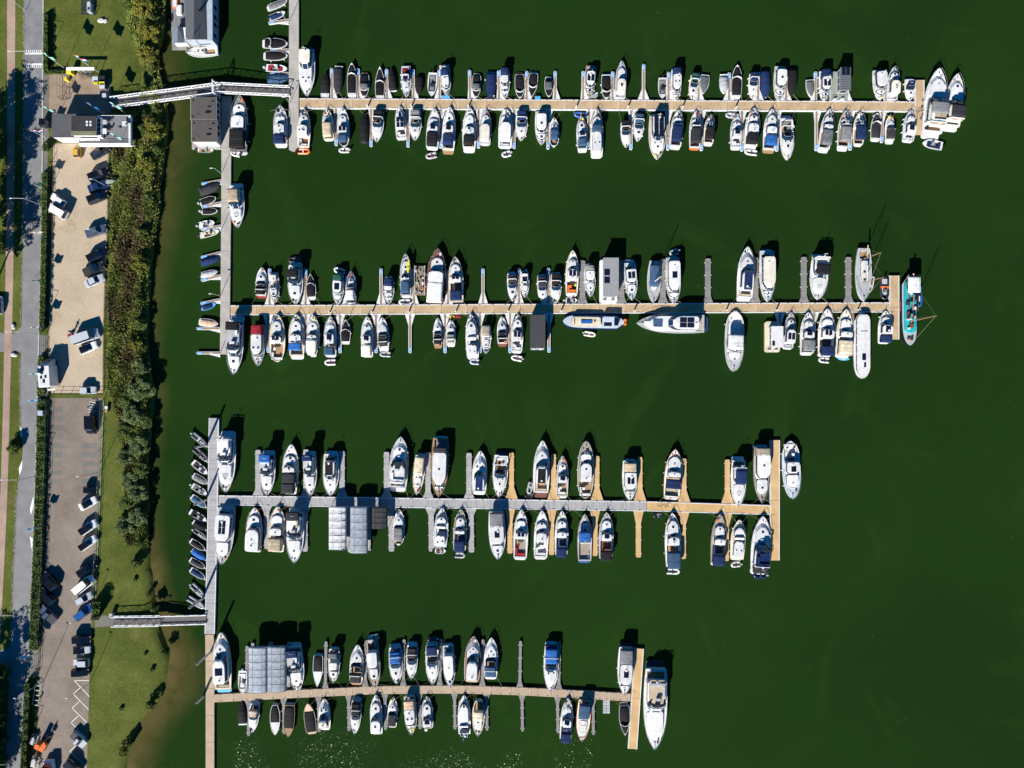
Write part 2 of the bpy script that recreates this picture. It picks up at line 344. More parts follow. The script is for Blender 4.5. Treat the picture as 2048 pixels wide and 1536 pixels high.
def build_boat(code, g, o, name):
    """g = bow x, bow y, stern x, stern y, beam; o = option dict"""
    c = o.get('c', 'k'); hull = o.get('hull', 'w'); deck = o.get('deck', 'w'); j = lambda a: a
    kw = dict(hull=hull, deck=deck, stripe=o.get('stripe'), bow=o.get('bow', 'p'), platc=o.get('platc', 'w'))
    if 'zd' in o: kw['zd'] = float(o['zd'])
    ff = o.get('fl', 'o' if code in ('CR', 'SP', 'FB') else 'g')
    n_s = int(o.get('sol', 0)); roof = o.get('roof', 'w'); dbl = float(o.get('st', .88))
    rng = lambda k, d: tuple(float(x)/100 for x in o.get(k, d).split('-'))
    pl = float(o.get('pl', {'CR': 5, 'SP': 8, 'AC': 3, 'RF': 4, 'FB': 8, 'SL': 6, 'HT': 7}.get(code, 0)))/100
    if dbl < .5: pl = 0
    b = Boat(name, *g, plat=pl, stern=dbl, **kw); r = b.rr; q = lambda s_=.02: r.uniform(-s_, s_)
    big = b.L > 8.5
    def hatch(u, z, k=1, sz=.48):
        t_ = r.random(); sz *= r.uniform(.75, 1.2)
        if t_ < .18: return
        for i in range(k): b.panel(u+q(.015), (i-(k-1)/2)*b.B*.34, sz, sz*r.uniform(.8, 1.1), z, GLASS if t_ < .75 else dek('g'), 'deck_hatch', .05, True)
    if code == 'CV':
        b.hull(); b.cover(b.u0+.01 if not o.get('show') else float(o['show'])/100, .985, c, ridge=.55 if b.L < 6 else .8, over=True, name='tarpaulin')
    elif code == 'SL':
        ca, cb = rng('cu', '12-93'); b.hull((ca+.01, cb-.05, .7, .35), 'd')
        sp = rng('sp', '0-0')
        if o.get('ws'):
            u = float(o['ws'])/100; b.cover(ca, u-.015, c, ridge=.3); b.cover(u+.03, cb, c, ridge=.16, name='bow_cover')
            mb = MB(); h = b.hb(u)*.9; x = b.X(u); z = b.zg(u)
            mb.rings([[(x+.28, 0, z0), (x+.05, h*.75, z0), (x-.25, h, z0), (x-.3, h*.93, z0), (x, h*.68, z0), (x+.2, 0, z0), (x, -h*.68, z0), (x-.3, -h*.93, z0), (x-.25, -h, z0), (x+.05, -h*.75, z0)] for z0 in (z, z+.5)])
            mb.obj('windscreen_frame', gel('w'), b.root)
        else: b.cover(ca, cb, c, ridge=.26)
        if o.get('hood'):
            a2, b2 = rng('hood', '40-60'); b.canopy(a2, b2, .8, .75, o.get('hc', 'f'), .6, hoops=2, name='spray_hood')
        if b.L > 4.5: b.fenders(2, r.choice('wn'))
        if o.get('ob'): b.outboard()
    elif code == 'OP':
        b.hull((.1, .80, .74, .34), ff); zf = b.zd-.3
        b.seat(.12, .34, .68, zf, c); b.wheelpost(.52, zf, .32, o.get('con', 'l'))
        b.panel(.66, 0, .7, b.B*.45, zf, fab(c), 'bow_cushion', .3)
        mb = MB(); x = b.X(.58); h = b.B*.3; z = b.zd+.05
        mb.rings([[(x+.25, 0, z), (x-.1, h, z), (x-.18, h*.96, z), (x+.15, 0, z), (x-.18, -h*.96, z), (x-.1, -h, z)], [(x+.05, 0, z+.4), (x-.3, h*.9, z+.4), (x-.36, h*.87, z+.4), (x-.02, 0, z+.4), (x-.36, -h*.87, z+.4), (x-.3, -h*.9, z+.4)]])
        mb.obj('windscreen', GLASS, b.root); b.outboard()
    elif code == 'RB':
        # inflatable: two side tubes joined at the bow, floor, bench, motor
        L, B = b.L, b.B; rt = min(.24, B*.17); mb = MB(); pts = []
        for i in range(9): pts.append((-L*.5+L*.62*i/8, B/2-rt, rt*1.1+.02*max(0, i-5)))
        arc = [(L*.12+(L*.38-rt)*math.sin(t), (B/2-rt)*math.cos(t), rt*1.1+.18*math.sin(t)) for t in [math.pi*k/10 for k in range(1, 10)]]
        pts += arc+[(x, -y, z) for x, y, z in reversed(pts)]
        mb.tube(pts, rt, 7); mb.obj('inflated_tube', gel(o.get('hull', 'l')), b.root, True)
        mb = MB(); mb.box(-L*.47, L*.3, -B/2+rt, B/2-rt, .08, .16); mb.obj('floor_board', dek(o.get('fl', 'g')), b.root)
        mb = MB(); mb.box(-L*.12, -L*.02, -B/2+rt*.6, B/2-rt*.6, rt*1.9, rt*2.1); mb.obj('thwart', dek(o.get('c', 'k')), b.root)
        if o.get('con'): mb = MB(); mb.box(L*.02, L*.16, -B*.14, B*.14, .15, .8, 0, .05); mb.obj('helm_console', gel(o['con']), b.root)
        mb = MB(); mb.box(-L*.5-.38, -L*.5+.05, -.15, .15, .35, .85, 0, .07); mb.tube([(-L*.5-.1, 0, .4), (-L*.5-.15, 0, -.4)], .06, 5)
        mb.obj('outboard_motor', gel('k' if r.random() < .6 else 'l'), b.root)
    elif code == 'SP':     # sports cruiser: long foredeck, raked screen, cockpit
        ua = .50+q(); b.hull((pl+.05, ua, .72, .5), ff)
        z = b.cab(ua-.02, .93, .78, .30+.02*b.L, 'w', rf=1.0, ra=.05, win=False, name='foredeck_cabin', rnd_f=.5)
        mb = MB(); kw2 = dict(rf=.9, ra=.0, rnd_f=.55, rnd_a=.05, tum=.12); a_, b_ = ua-.10, ua+.10
        r0 = b.ring(a_, b_, .78, 0, z-.06, **kw2); r1 = b.ring(a_, b_, .78, 1, z+.5, **kw2); n = len(r0)
        mb.add(r0+r1, [(i, i+1, n+i+1, n+i) for i in range(n-1)]); mb.obj('windshield', GLASS, b.root)
        mb = MB(); mb.tube([p for p in r1], .04, 3); mb.obj('windshield_frame', STEEL, b.root)
        if c != '-':
            cu = rng('cu', '%d-%d' % (pl*100+5, ua*100-3)); b.canopy(cu[0], cu[1], .78, 1.0 if not big else 1.25, c, .7)
            if o.get('c2'): cu = rng('cu2', '10-30'); b.canopy(cu[0], cu[1], .8, .8, o['c2'], .6, name='aft_canopy')
        else:
            b.seat(pl+.06, pl+.22, .66, b.zd-.45, o.get('sc', 'w')); b.wheelpost(ua-.1, b.zd-.4, .5, 'd'); b.panel(ua-.22, .3, .5, .5, b.zd-.1, fab(o.get('sc', 'w')), 'helm_seat', .5)
        if o.get('arch', '1') == '1': b.arch(ua-.22, 1.2)
        hatch(.70, z+.02, 1); 
        if big: hatch(.60, z+.04, 2, .36)
        b.anchor()
        if big: b.rail(.55)
        b.fenders(3, r.choice('wwn'))
    elif code == 'CR':     # cruiser: canopied aft cockpit, wheelhouse, low fore cabin
        wa, wb = rng('wh', '34-60'); wa += q(); wb += q(); fw = r.uniform(.54, .72)
        b.hull((pl+.03, wa-.01, .74, .55), ff); hz = 1.0+.02*b.L
        z = b.cab(wa, wb, .74, hz, roof, rf=.75, ra=.1, name='wheelhouse')
        z2 = b.cab(wb-.01, .86+q(.05), fw, r.uniform(.35, .6), 'w', rf=r.uniform(.3, .9), ra=0, name='fore_cabin', rnd_f=r.uniform(.3, .55))
        if o.get('fore'): b.panel((wb+.84)/2, 0, b.L*.12, b.B*.34, z2+.01, fab(o['fore']) if o['fore'] != 'o' else TEAK, 'sun_pad', .08)
        else: hatch((wb+.87)/2+q(), z2+.03)
        if n_s: solar_set(b, (wa+wb)/2, z+.04, n_s, min(1.3, (wb-wa)*b.L*.4))
        elif r.random() < .5: hatch((wa+wb)/2+.03, z+.03, 1, .5)
        if c != '-':
            cu = rng('cu', '%d-%d' % (pl*100+2, wa*100-1)); b.canopy(cu[0], cu[1], .78, 1.35+.03*b.L, c, .95)
            if o.get('c2'): cu = rng('cu2', '5-20'); b.canopy(cu[0], cu[1], .82, 1.2+.03*b.L, o['c2'], .9, name='aft_canopy')
        else:
            b.seat(pl+.05, pl+.2, .68, b.zd-.5, o.get('sc', 'w')); b.wheelpost(wa-.05, b.zd-.5, .55, 'd'); b.panel(wa-.12, .35, .5, .5, b.zd-.1, fab(o.get('sc', 'w')), 'helm_seat', .5)
        if big: b.gear(z, wa+.05)
        b.anchor(); b.rail(.5); b.fenders(3, r.choice('wwn'))
    elif code == 'AC':     # aft-cabin cruiser: aft roof, canopied centre cockpit, fore cabin
        ma, mb_ = rng('mid', '34-54'); ma += q(); mb_ += q()
        b.hull((ma, mb_, .7, .5), ff)
        za = b.cab(pl+.05, ma+.005, .72, .75+.02*b.L, roof, rf=.1, ra=.25, name='aft_cabin', tum=.12)
        zf = b.cab(mb_-.005, .87+q(), .70, .62+.02*b.L, 'w', rf=.7, ra=.0, name='fore_cabin', rnd_f=.42)
        b.cab(mb_-.05, mb_+.07, .68, .5, 'w', rf=.45, ra=.4, z0=zf-.1, name='windscreen_frame', rnd_f=.4)
        if c != '-': cu = rng('cu', '%d-%d' % (ma*100-2, mb_*100+1)); b.canopy(cu[0], cu[1], .74, 1.6+.02*b.L, c, .85)
        else: b.seat(ma+.01, mb_-.02, .6, b.zd-.3, o.get('sc', 'w')); b.wheelpost(mb_-.03, b.zd-.3, .5, 'd')
        hatch(.74, zf+.03)
        if n_s: solar_set(b, (pl+ma)/2+.02, za+.04, n_s, min(1.3, b.L*.09))
        else: hatch((pl+ma)/2, za+.03, 2, .4)
        b.gear(za, ma-.04); b.anchor(); b.rail(.5); b.fenders(3, 'w')
    elif code == 'RF':     # saloon cruiser with one long roof
        a_, b_ = rng('rf', '12-64'); a_ += q(); b_ += q()
        b.hull((pl+.02, a_, .7, .5), ff)
        z = b.cab(a_, b_, .80, 1.25+.03*b.L, 'w', rf=.8, ra=.1, roofc=roof, name='saloon', tum=.06)
        z2 = b.cab(b_-.01, .88+q(), .66, .5, 'w', rf=.5, ra=0, name='fore_cabin', rnd_f=.45)
        if c not in 'k': cu = rng('cu', '%d-%d' % (pl*100+1, a_*100-1)); b.canopy(cu[0], cu[1], .8, 1.3+.03*b.L, c, .95)
        else: b.seat(pl+.02, max(a_-.02, pl+.1), .64, b.zd-.5, 'l')
        hatch((b_+.87)/2, z2+.03)
        if n_s: solar_set(b, (a_+b_)/2-.04, z+.05, n_s)
        else: hatch((a_+b_)/2+q(.06), z+.05, r.choice([1, 2]), .42)
        if r.random() < .7: b.gear(z+.04, a_+.12)
        b.anchor(); b.rail(.5); b.fenders(3, r.choice('wn'))
    elif code == 'HT':     # sports yacht with hardtop and big raked windshield
        a_, b_ = rng('rf', '14-56'); b.hull((pl+.03, a_+.02, .72, .5), ff)
        zf = b.cab(b_-.06, .92, .76, .42+.02*b.L, 'w', rf=1.3, ra=0, win=False, name='foredeck_cabin', rnd_f=.5)
        z = b.cab(a_, b_+.07, .76, 1.5+.03*b.L, 'w', rf=2.0, ra=.2, roofc=roof, name='hardtop_saloon', tum=.16, rnd_f=.35)
        if c != '-': cu = rng('cu', '%d-%d' % (a_*100+4, b_*100-10)); b.panel((cu[0]+cu[1])/2, 0, (cu[1]-cu[0])*b.L, b.B*.46, z+.05, fab(c), 'sunroof', .05)
        if n_s: solar_set(b, (a_+b_)/2-.02, z+.08, n_s, 1.4, .9)
        if o.get('oval'): b.panel(.72, 0, b.L*.13, b.B*.40, zf+.0, fab('v'), 'sun_pad', .1)
        else: hatch(.74, zf+.02); hatch(.66, zf+.04, 2, .36)
        b.seat(pl+.03, a_, .66, b.zd-.5, o.get('sc', 't'))
        b.anchor(); b.rail(.55); b.fenders(3, 'n'); b.gear(z, a_+.06)
    elif code == 'FB':     # flybridge yacht
        a_, b_ = rng('rf', '16-66'); b.hull((pl+.03, a_, .74, .6), ff)
        z = b.cab(a_, b_, .82, 1.1+.02*b.L, 'w', rf=1.6, ra=.1, name='saloon', tum=.08, rnd_f=.35)
        z2 = b.cab(b_-.05, .90, .70, .55, 'w', rf=1.0, ra=0, name='fore_cabin', rnd_f=.5, win=False)
        fa, fb = a_-.03, a_+(b_-a_)*.72
        b.cab(fa, fb, .80, .30, 'w', rf=.2, ra=0, win=False, z0=z, name='flybridge_coaming', rnd_f=.4, roofc=o.get('fly', 'l'))
        zf = z+.3; b.seat(fa+.04, fa+.2, .6, zf, o.get('sc', 'w')); b.panel(fb-.11, .2, .5, .9, zf, fab(o.get('sc', 'w')), 'helm_seat', .7); b.wheelpost(fb-.05, zf, .5, 'd')
        mb = MB(); kw2 = dict(rf=.5, ra=0, rnd_f=.6, rnd_a=.05, tum=.15); r0 = b.ring(fb-.07, fb+.015, .76, 0, zf-.1, **kw2); r1 = b.ring(fb-.07, fb+.015, .76, 1, zf+.45, **kw2); n = len(r0)
        mb.add(r0+r1, [(i, i+1, n+i+1, n+i) for i in range(n-1)]); mb.obj('fly_windscreen', GLASS, b.root)
        if c != '-': cu = rng('cu', '%d-%d' % (fa*100+3, fa*100+22)); b.canopy(cu[0], cu[1], .76, zf+.95-b.zg(.3), c, .5, name='bimini')
        if o.get('c2'): cu = rng('cu2', '4-14'); b.canopy(cu[0], cu[1], .82, 1.5, o['c2'], .8, name='aft_canopy')
        b.arch(fa+.03, z-b.zd+.8); hatch(.76, z2+.02); b.panel(.72, 0, .8, .9, z2+.0, fab('l'), 'sun_pad', .1) if big and r.random() < .4 else None
        if n_s: solar_set(b, fb+.03, z+.05, n_s)
        b.anchor(); b.rail(.5); b.fenders(4, 'n'); b.gear(zf+.3, fa+.02)
    if b.L > 6 and code not in ('CV', 'SL', 'RB'):
        for k in range(r.choice((1, 2, 3, 4))):
            u = r.choice((r.uniform(.1, .25), r.uniform(.86, .92))); sd = r.choice((-1, 1)); mb = MB(); x = b.X(u); y = sd*(b.hb(u)*.55); zz = b.zg(u)-.04; w = r.uniform(.12, .3)
            if r.random() < .5: mb.box(x-w, x+w, y-w*.7, y+w*.7, zz, zz+r.uniform(.1, .4), 0, .03); nm = 'deck_box'
            else: mb.tube([(x+w*.8*math.cos(t), y+w*.8*math.sin(t), zz+.04) for t in [2*math.pi*i/9 for i in range(10)]], .045, 4); nm = 'coiled_rope'
            mb.obj(nm, fab(r.choice('wnkbrtgdoyz')), b.root)
    return b
# ------------------------------------------------------------------ the fleet (bow x y, stern x y, beam in plan units; kind; options)
ROWS = {}
ROWS['upper side of top pontoon'] = '''
652 146 650 194 18 CV c=k show=14
675 188 678 133 18 CV c=d show=6
704 127 704 195 19 SL c=k ws=66
729 196 729 145 20 SL c=k ws=70 platc=o pl=12 hood=48-68
760 134 760 198 19 SL c=k cu=10-90 ws=52 bow=s
782 138 787 182 15 CV c=k
813 196 812 130 20 CR hull=h deck=h c=- fl=m sc=r platc=z sol=1
837 190 840 153 15 CV c=k
863 193 866 146 19 OP c=g con=d
894 192 888 129 21 AC c=n roof=i mid=30-42 deck=l
952 197 954 146 18 SL c=k ws=70 platc=t pl=12 hood=46-68
981 199 982 143 21 SL hull=n deck=n c=n cu=8-88 | navy launch with teak bench
1010 199 1009 137 20 CR c=n wh=30-62
1040 198 1039 145 20 SL c=k ws=74 platc=o pl=9
1063 196 1068 143 19 SL c=k ws=60 bow=s pl=9
1098 195 1097 153 17 SL c=k pl=16 hull=w hood=30-66
1178 197 1182 130 21 RF hull=i deck=m fl=m sol=2 rf=26-74
1213 199 1212 147 20 SL c=k ws=70 bow=r
1243 124 1240 199 22 RF roof=i deck=l rf=12-58 | white cruiser with cream roof
1325 197 1325 156 18 OP c=g con=d
1351 203 1352 138 21 RF c=n rf=24-80 roof=w
1383 199 1390 148 18 SP c=e hull=i deck=i cu=4-30
1406 189 1410 148 19 SL c=f bow=s
1448 188 1447 149 17 CV c=l show=12
1474 131 1472 199 21 SL c=k ws=62 pl=9
1504 198 1507 145 19 SP c=n hull=i deck=i cu=6-38
1531 197 1530 142 18 CV c=n
1557 203 1560 131 24 RF deck=l rf=18-72
1582 194 1586 139 18 CV c=k hull=d
1622 196 1619 158 18 SL c=f bow=s
1648 203 1648 141 22 RF c=n sol=2 rf=28-80
1760 201 1756 139 26 RF deck=l rf=14-70
1787 135 1783 202 23 RF roof=i deck=h rf=14-50 rf=12-62
1819 202 1818 156 20 SP c=- sc=w arch=0
'''
ROWS['lower side of top pontoon'] = '''
562 212 562 295 29 CR c=n wh=28-62 cu=6-26 deck=l pl=8
610 219 607 297 26 RF hull=i deck=i rf=26-62 fl=m
X 607 303 607 303 RB
655 219 658 282 23 CR c=t hull=i deck=i cu=8-52 wh=50-64
686 216 688 294 25 CR st=.3 c=v sol=2 wh=28-58 cu=8-26
X 677 301 698 300 11 RB hull=w fl=c
730 225 728 286 19 CV c=k hull=d
753 285 758 220 24 SP c=k cu=4-34
800 213 803 280 22 CR c=- sol=4 wh=30-66 cu=5-28
830 282 832 220 24 SP c=g cu=4-34
870 219 864 300 27 CR c=k cu=8-38 wh=38-62 sol=1
X 851 314 873 309 13 RB hull=l c=r
900 215 896 308 27 CR c=n cu=16-38 wh=40-66 sol=1 platc=o pl=9 stripe=n
940 217 938 305 28 CR c=k cu=14-34 wh=36-62 pl=10
972 221 970 291 23 RF hull=i roof=i deck=l rf=8-66
1012 220 1010 297 28 RF bow=r st=.96 rf=16-70 deck=w | white box-shaped cruiser with flat roof
X 1003 311 1021 306 13 RB hull=w
1042 283 1044 221 24 SP c=n cu=5-34
1083 291 1082 221 25 RF rf=16-72 deck=w
1108 236 1108 294 20 SP st=.3 c=v hull=w cu=22-56 pl=0 arch=0
1162 234 1165 305 22 CR c=v deck=h cu=14-34 wh=34-60 sol=1 pl=9
1193 220 1193 316 26 AC hull=i deck=i c=v mid=52-62 | ivory trawler yacht with long aft deck
1252 296 1250 242 20 SP c=k cu=4-36
1275 284 1279 225 21 SP c=v platc=o cu=10-40 pl=10
1314 320 1314 227 34 HT c=- sol=6 rf=10-62 deck=t
1356 221 1350 299 25 CR c=n cu=16-56 wh=54-68 pl=8
1391 223 1389 300 24 CR c=d cu=14-52 wh=52-70 sol=1 platc=z pl=6
1420 231 1416 292 21 CR hull=i deck=i c=k cu=18-56 wh=54-68 pl=9
1472 230 1471 300 23 CR c=- deck=h sol=1 wh=32-62 pl=8
1507 217 1500 302 29 CR c=k cu=14-36 wh=38-68 pl=12
X 1488 303 1514 306 12 RB hull=w c=d
1543 219 1537 306 28 CR c=b cu=14-36 wh=38-66 hull=w stripe=b pl=8 platc=o
1574 321 1572 230 28 SP c=- sc=g arch=1
1658 219 1646 305 25 CR c=f cu=14-48 wh=48-70 pl=8
1690 222 1685 302 25 CR c=g cu=20-56 wh=56-72 pl=10 deck=l
1719 225 1716 293 24 CR hull=i deck=i c=n cu=16-54 wh=54-68 st=.7
1753 227 1750 283 21 SL c=d ws=66
1779 230 1779 288 20 SP c=d cu=16-54 hull=w arch=0 pl=12
1821 221 1815 285 25 CR deck=h hull=h c=- sol=1 wh=22-60
'''
ROWS['outer end of top pontoon'] = '''
1876 138 1862 277 44 FB c=g cu=30-46 rf=18-62 fly=t bow=p | large white flybridge yacht alongside end of top pontoon
1913 149 1901 262 36 FB c=d cu=18-38 rf=16-58 fly=t | outermost white flybridge yacht at end of top pontoon
'''
ROWS['upper side of second pontoon'] = '''
525 535 522 597 23 SP c=k cu=12-40 platc=r pl=8
551 606 547 544 21 AC hull=i deck=l c=- roof=i
592 609 591 524 30 FB c=k cu=22-40 rf=22-62
X 576 521 602 517 12 RB hull=d c=k fl=g
621 548 623 600 20 SL c=k ws=60 pl=16 bow=s
676 610 678 548 22 RF c=e rf=22-72 deck=h sol=1
X 668 537 688 546 13 RB hull=w
703 543 703 609 20 CR hull=s deck=m c=w cu=12-42 wh=46-58 | blue launch with brown foredeck
778 609 778 552 21 CR c=n wh=36-62 cu=10-36 st=.6 stripe=n deck=h
812 508 812 596 23 CR c=v cu=10-36 wh=38-56 sol=2 deck=l fl=e
X 797 604 820 604 13 RB hull=w
877 498 869 611 38 RF hull=m deck=m rf=40-66 roof=w c=w cu=4-40 | large brown-decked motor yacht with white roofs
911 514 913 609 30 CR deck=c c=n cu=8-28 wh=46-66 sol=2 fl=d platc=d
1026 604 1023 543 20 SP c=d cu=12-38
1050 596 1049 541 18 CR c=- wh=14-58 sol=1
1086 609 1083 548 20 SP c=d cu=10-42
1111 608 1112 544 22 SP c=k cu=6-42 
1145 501 1143 593 26 CR hull=i c=- sol=2 wh=34-66 sc=z fl=d deck=i
X 1155 601 1131 601 12 OP
1181 594 1178 526 22 RF st=.3 c=q rf=24-60 cu=10-24 deck=h
1264 601 1258 519 26 RF rf=26-66 sol=2 deck=h pl=9
1347 608 1345 512 30 RF hull=h deck=l rf=14-78 sol=1 fl=o | white barge-type yacht with teak roof panels
X 1338 508 1356 502 13 RB hull=l
1494 494 1488 604 34 HT c=n rf=20-62 cu=20-52 sc=t
1534 604 1533 498 31 RF rf=16-82 roof=i hull=i deck=h fl=m
1634 600 1640 508 36 FB c=k cu=26-48 rf=10-58
'''
ROWS['lower side of second pontoon'] = '''
517 732 518 649 27 RF c=r rf=26-80 cu=2-25 deck=l st=.95
556 629 554 724 32 CR st=.3 hull=i deck=c c=- wh=38-62 sol=2 | cream double-ended cutter with wide decks
594 629 594 719 32 CR deck=c c=b cu=20-36 wh=38-62 fl=t pl=8
627 630 626 714 27 CR hull=i deck=i c=i cu=4-40 wh=40-60 st=.5 fl=d
662 633 661 715 26 CR hull=w stripe=m c=v cu=6-26 wh=32-66 sol=1 deck=h
X 649 725 671 724 13 RB hull=w c=r
692 639 691 689 20 SL c=k ws=56 pl=14 bow=s
735 633 735 715 25 CR c=i cu=2-30 wh=32-60 sol=1
765 635 768 704 23 SP c=d cu=20-46 pl=12
X 759 708 781 709 11 RB hull=l c=d
876 636 876 697 19 SP c=k cu=14-46 platc=o pl=14
902 640 902 694 19 SP c=q cu=20-46 pl=12
942 628 946 719 26 AC c=- roof=w mid=34-48 deck=w
X 939 723 958 724 12 RB hull=h c=n
972 708 973 650 20 CR c=a cu=4-38 wh=38-52
1004 633 1005 694 21 SP c=k cu=24-48 platc=m pl=10
1036 629 1033 707 24 CR c=- wh=32-64 sol=2 fl=w
X 1022 714 1044 718 12 RB hull=w c=r
1466 743 1470 622 38 CR st=.3 c=w cu=40-64 wh=58-70 bow=r fl=w deck=l | large white yacht standing alone below second pontoon
1581 625 1575 699 22 RF rf=14-62 sol=2 deck=l
1615 625 1613 711 29 CR c=g cu=10-36 wh=38-62 sol=1
1653 618 1650 714 33 CR c=n cu=2-22 wh=36-62 sol=2 fl=d stripe=m
X 1636 719 1658 721 12 RB hull=w
1691 619 1685 716 33 CR hull=i deck=i c=c cu=8-36 wh=40-60 fl=d
1770 622 1767 688 26 RF c=n rf=26-66 cu=4-26 sol=1
'''
ROWS['upper side of third pontoon'] = '''
535 990 537 901 30 FB c=b cu=6-24 rf=20-62
584 888 579 989 32 CR c=d cu=4-24 c2=d cu2=24-44 wh=44-62
622 991 620 902 26 FB c=n cu=6-20 rf=14-62
662 991 663 902 32 HT c=k rf=20-64 cu=22-52 fl=d
802 873 795 984 38 FB c=- deck=l rf=20-66 fly=w
834 989 842 907 23 CR hull=i deck=c c=c cu=6-50 wh=48-58
878 993 882 872 35 RF hull=o deck=o c=d rf=24-84 cu=18-26 bow=p | teak-decked white yacht with black aft canopy
961 901 958 990 30 HT c=n rf=12-56 cu=12-46
998 994 1003 903 30 SP c=- sc=w hull=w platc=d
1085 880 1081 996 33 HT c=k rf=26-64 cu=28-52 fl=o platc=m pl=9
1125 911 1124 997 24 CR deck=l c=- wh=36-64 sol=1
1172 882 1170 997 32 CR st=.4 hull=i deck=a c=- wh=30-66 bow=r stripe=m | large double-ended yacht with teak decks
1259 1001 1259 918 30 RF c=t rf=28-78 cu=8-28 sol=2
1350 898 1342 1000 36 CR hull=m deck=i c=n cu=24-42 wh=44-62 fl=t | dark red yacht with navy canopy
1475 1013 1477 913 30 FB c=n cu=24-52 rf=20-60
1522 1005 1522 890 34 RF rf=14-62 hull=d deck=a c=a cu=4-18 roof=w
'''
ROWS['lower side of third pontoon'] = '''
511 1014 508 1105 34 RF hull=m rf=6-60 roof=w | brown-hulled yacht with big white roof
557 1012 553 1105 33 CR hull=i deck=c c=t cu=6-34 wh=40-62 fl=m
590 1125 592 1015 35 FB c=d cu=4-20 rf=16-64 fly=w sc=t
799 1018 797 1091 23 SP c=g st=.4 cu=14-52 arch=0
885 1015 880 1096 28 AC c=- roof=w deck=h fl=t
X 892 1102 870 1101 12 OP c=m
922 1018 919 1104 27 CR c=n cu=4-30 wh=44-62 deck=a fl=n
X 931 1111 910 1110 12 RB hull=l c=k
996 1118 993 1019 34 RF c=g rf=30-74 cu=4-36 sol=1
1043 1018 1040 1121 29 CR c=- sc=r wh=44-62 sol=2 fl=a stripe=r
1084 1020 1081 1120 29 CR c=- sc=w wh=36-62 fl=w
1124 1021 1122 1113 27 CR c=n cu=2-22 wh=44-62 fl=n
1169 1027 1169 1127 30 CR hull=m deck=l c=b cu=48-66 wh=44-50 fl=a platc=b | red-hulled cruiser with bright blue canopy
1213 1024 1211 1120 29 CR c=k cu=2-22 wh=42-66 sol=1 deck=l fl=m
1344 1025 1346 1136 32 CR c=v cu=2-32 wh=42-62 stripe=m
X 1360 1143 1334 1142 13 RB hull=w
1439 1028 1434 1132 30 CR deck=a hull=a c=n cu=4-24 wh=44-62 fl=n | grey-decked cruiser with navy canopy
1478 1039 1473 1121 29 AC hull=i deck=c c=- roof=w mid=50-58
X 1461 1130 1480 1128 12 RB hull=w
1525 1032 1517 1150 38 FB c=- c2=d cu2=6-18 rf=18-62 fly=n sc=n
X 1506 1150 1532 1150 15 RB hull=n c=n fl=n
'''
ROWS['upper side of bottom pontoon'] = '''
485 1386 486 1341 18 OP c=w con=w fl=w
597 1382 588 1286 32 FB c=n cu=6-22 rf=18-64
635 1373 637 1307 20 SL c=k cu=8-54 bow=s
668 1364 669 1294 23 CR hull=i deck=i c=f cu=10-26 wh=36-66 fl=k
716 1288 712 1371 28 SP c=d cu=12-34 platc=o pl=8
751 1373 744 1275 26 RF hull=a deck=a rf=26-64 roof=w fl=m bow=r | grey-brown decked cruiser with white saloon roof
X 736 1277 757 1273 12 RB hull=w
794 1367 790 1288 27 SP c=b cu=16-46
823 1357 825 1284 23 SP c=d cu=12-40
866 1367 864 1284 27 SP c=n cu=6-28
X 854 1279 874 1277 11 RB hull=d
901 1373 896 1287 24 RF rf=22-84 deck=h
948 1271 943 1366 32 HT c=- deck=m rf=12-62 sc=c platc=t
983 1274 981 1360 28 SP c=v cu=12-36
1101 1382 1103 1284 30 SP c=b cu=10-40 c2=n cu2=4-14
1248 1388 1252 1286 31 RF c=g rf=36-82 cu=8-36 sol=1 platc=d pl=8
'''
ROWS['lower side of bottom pontoon'] = '''
484 1403 486 1450 18 CV c=k show=8
505 1464 511 1402 21 SP c=t cu=24-44
551 1469 550 1406 20 SL c=k cu=10-60 st=.5
577 1473 580 1406 22 SL hull=o deck=o c=k cu=10-74 | varnished wooden launch with black cover
616 1406 624 1469 23 SL hull=t deck=p c=k cu=10-74 pl=9 platc=t | tan-decked launch with black cover
649 1396 650 1461 24 HT hull=i deck=i c=- rf=20-60 roof=i
710 1467 714 1394 21 SP c=k cu=12-46
752 1388 754 1470 25 RF rf=10-52 deck=w
787 1393 784 1456 20 SP c=d cu=12-50 arch=0
824 1467 819 1389 25 RF c=p rf=30-76 cu=8-30 deck=c hull=i
854 1391 856 1458 23 CR c=- sol=1 wh=14-46 platc=c deck=l
928 1389 929 1470 26 AC c=- fl=e mid=8-30 deck=w | white cruiser with green cockpit floor
956 1470 958 1398 25 CR hull=i deck=c c=c cu=26-52 wh=52-58 st=.6
1136 1395 1130 1482 25 CR c=n cu=4-26 wh=36-62 sol=1 fl=n pl=5
1163 1481 1170 1395 28 CR hull=z deck=i c=v cu=10-40 wh=44-52 fore=i | orange-rimmed cruiser with slate canopy
1250 1470 1248 1405 22 SL c=k ws=66 platc=t pl=10 bow=s
'''
ROWS['upper concrete walkway, shore side'] = '''
575 2 534 18 13 SL c=g pl=8
571 25 538 38 13 SL c=n cu=10-80 ob=1
576 88 524 87 21 SL c=k pl=12 ws=34
576 112 526 112 19 SL c=k pl=12
575 138 532 136 15 OP c=r con=w
577 155 535 160 18 CV c=v
'''
ROWS['second concrete walkway, shore side'] = '''
440 369 400 385 18 CV c=d
433 396 399 407 15 SL c=k ob=1
436 422 402 423 14 SL c=k ob=1
430 445 398 452 15 OP c=w
439 462 400 472 13 OP hull=i c=c con=c
440 515 402 527 14 CV c=n
436 543 400 552 13 SL c=l ob=1
432 608 402 617 13 SL hull=s deck=s c=n ob=1 cu=14-80
437 648 397 644 16 SL c=p hull=w
'''
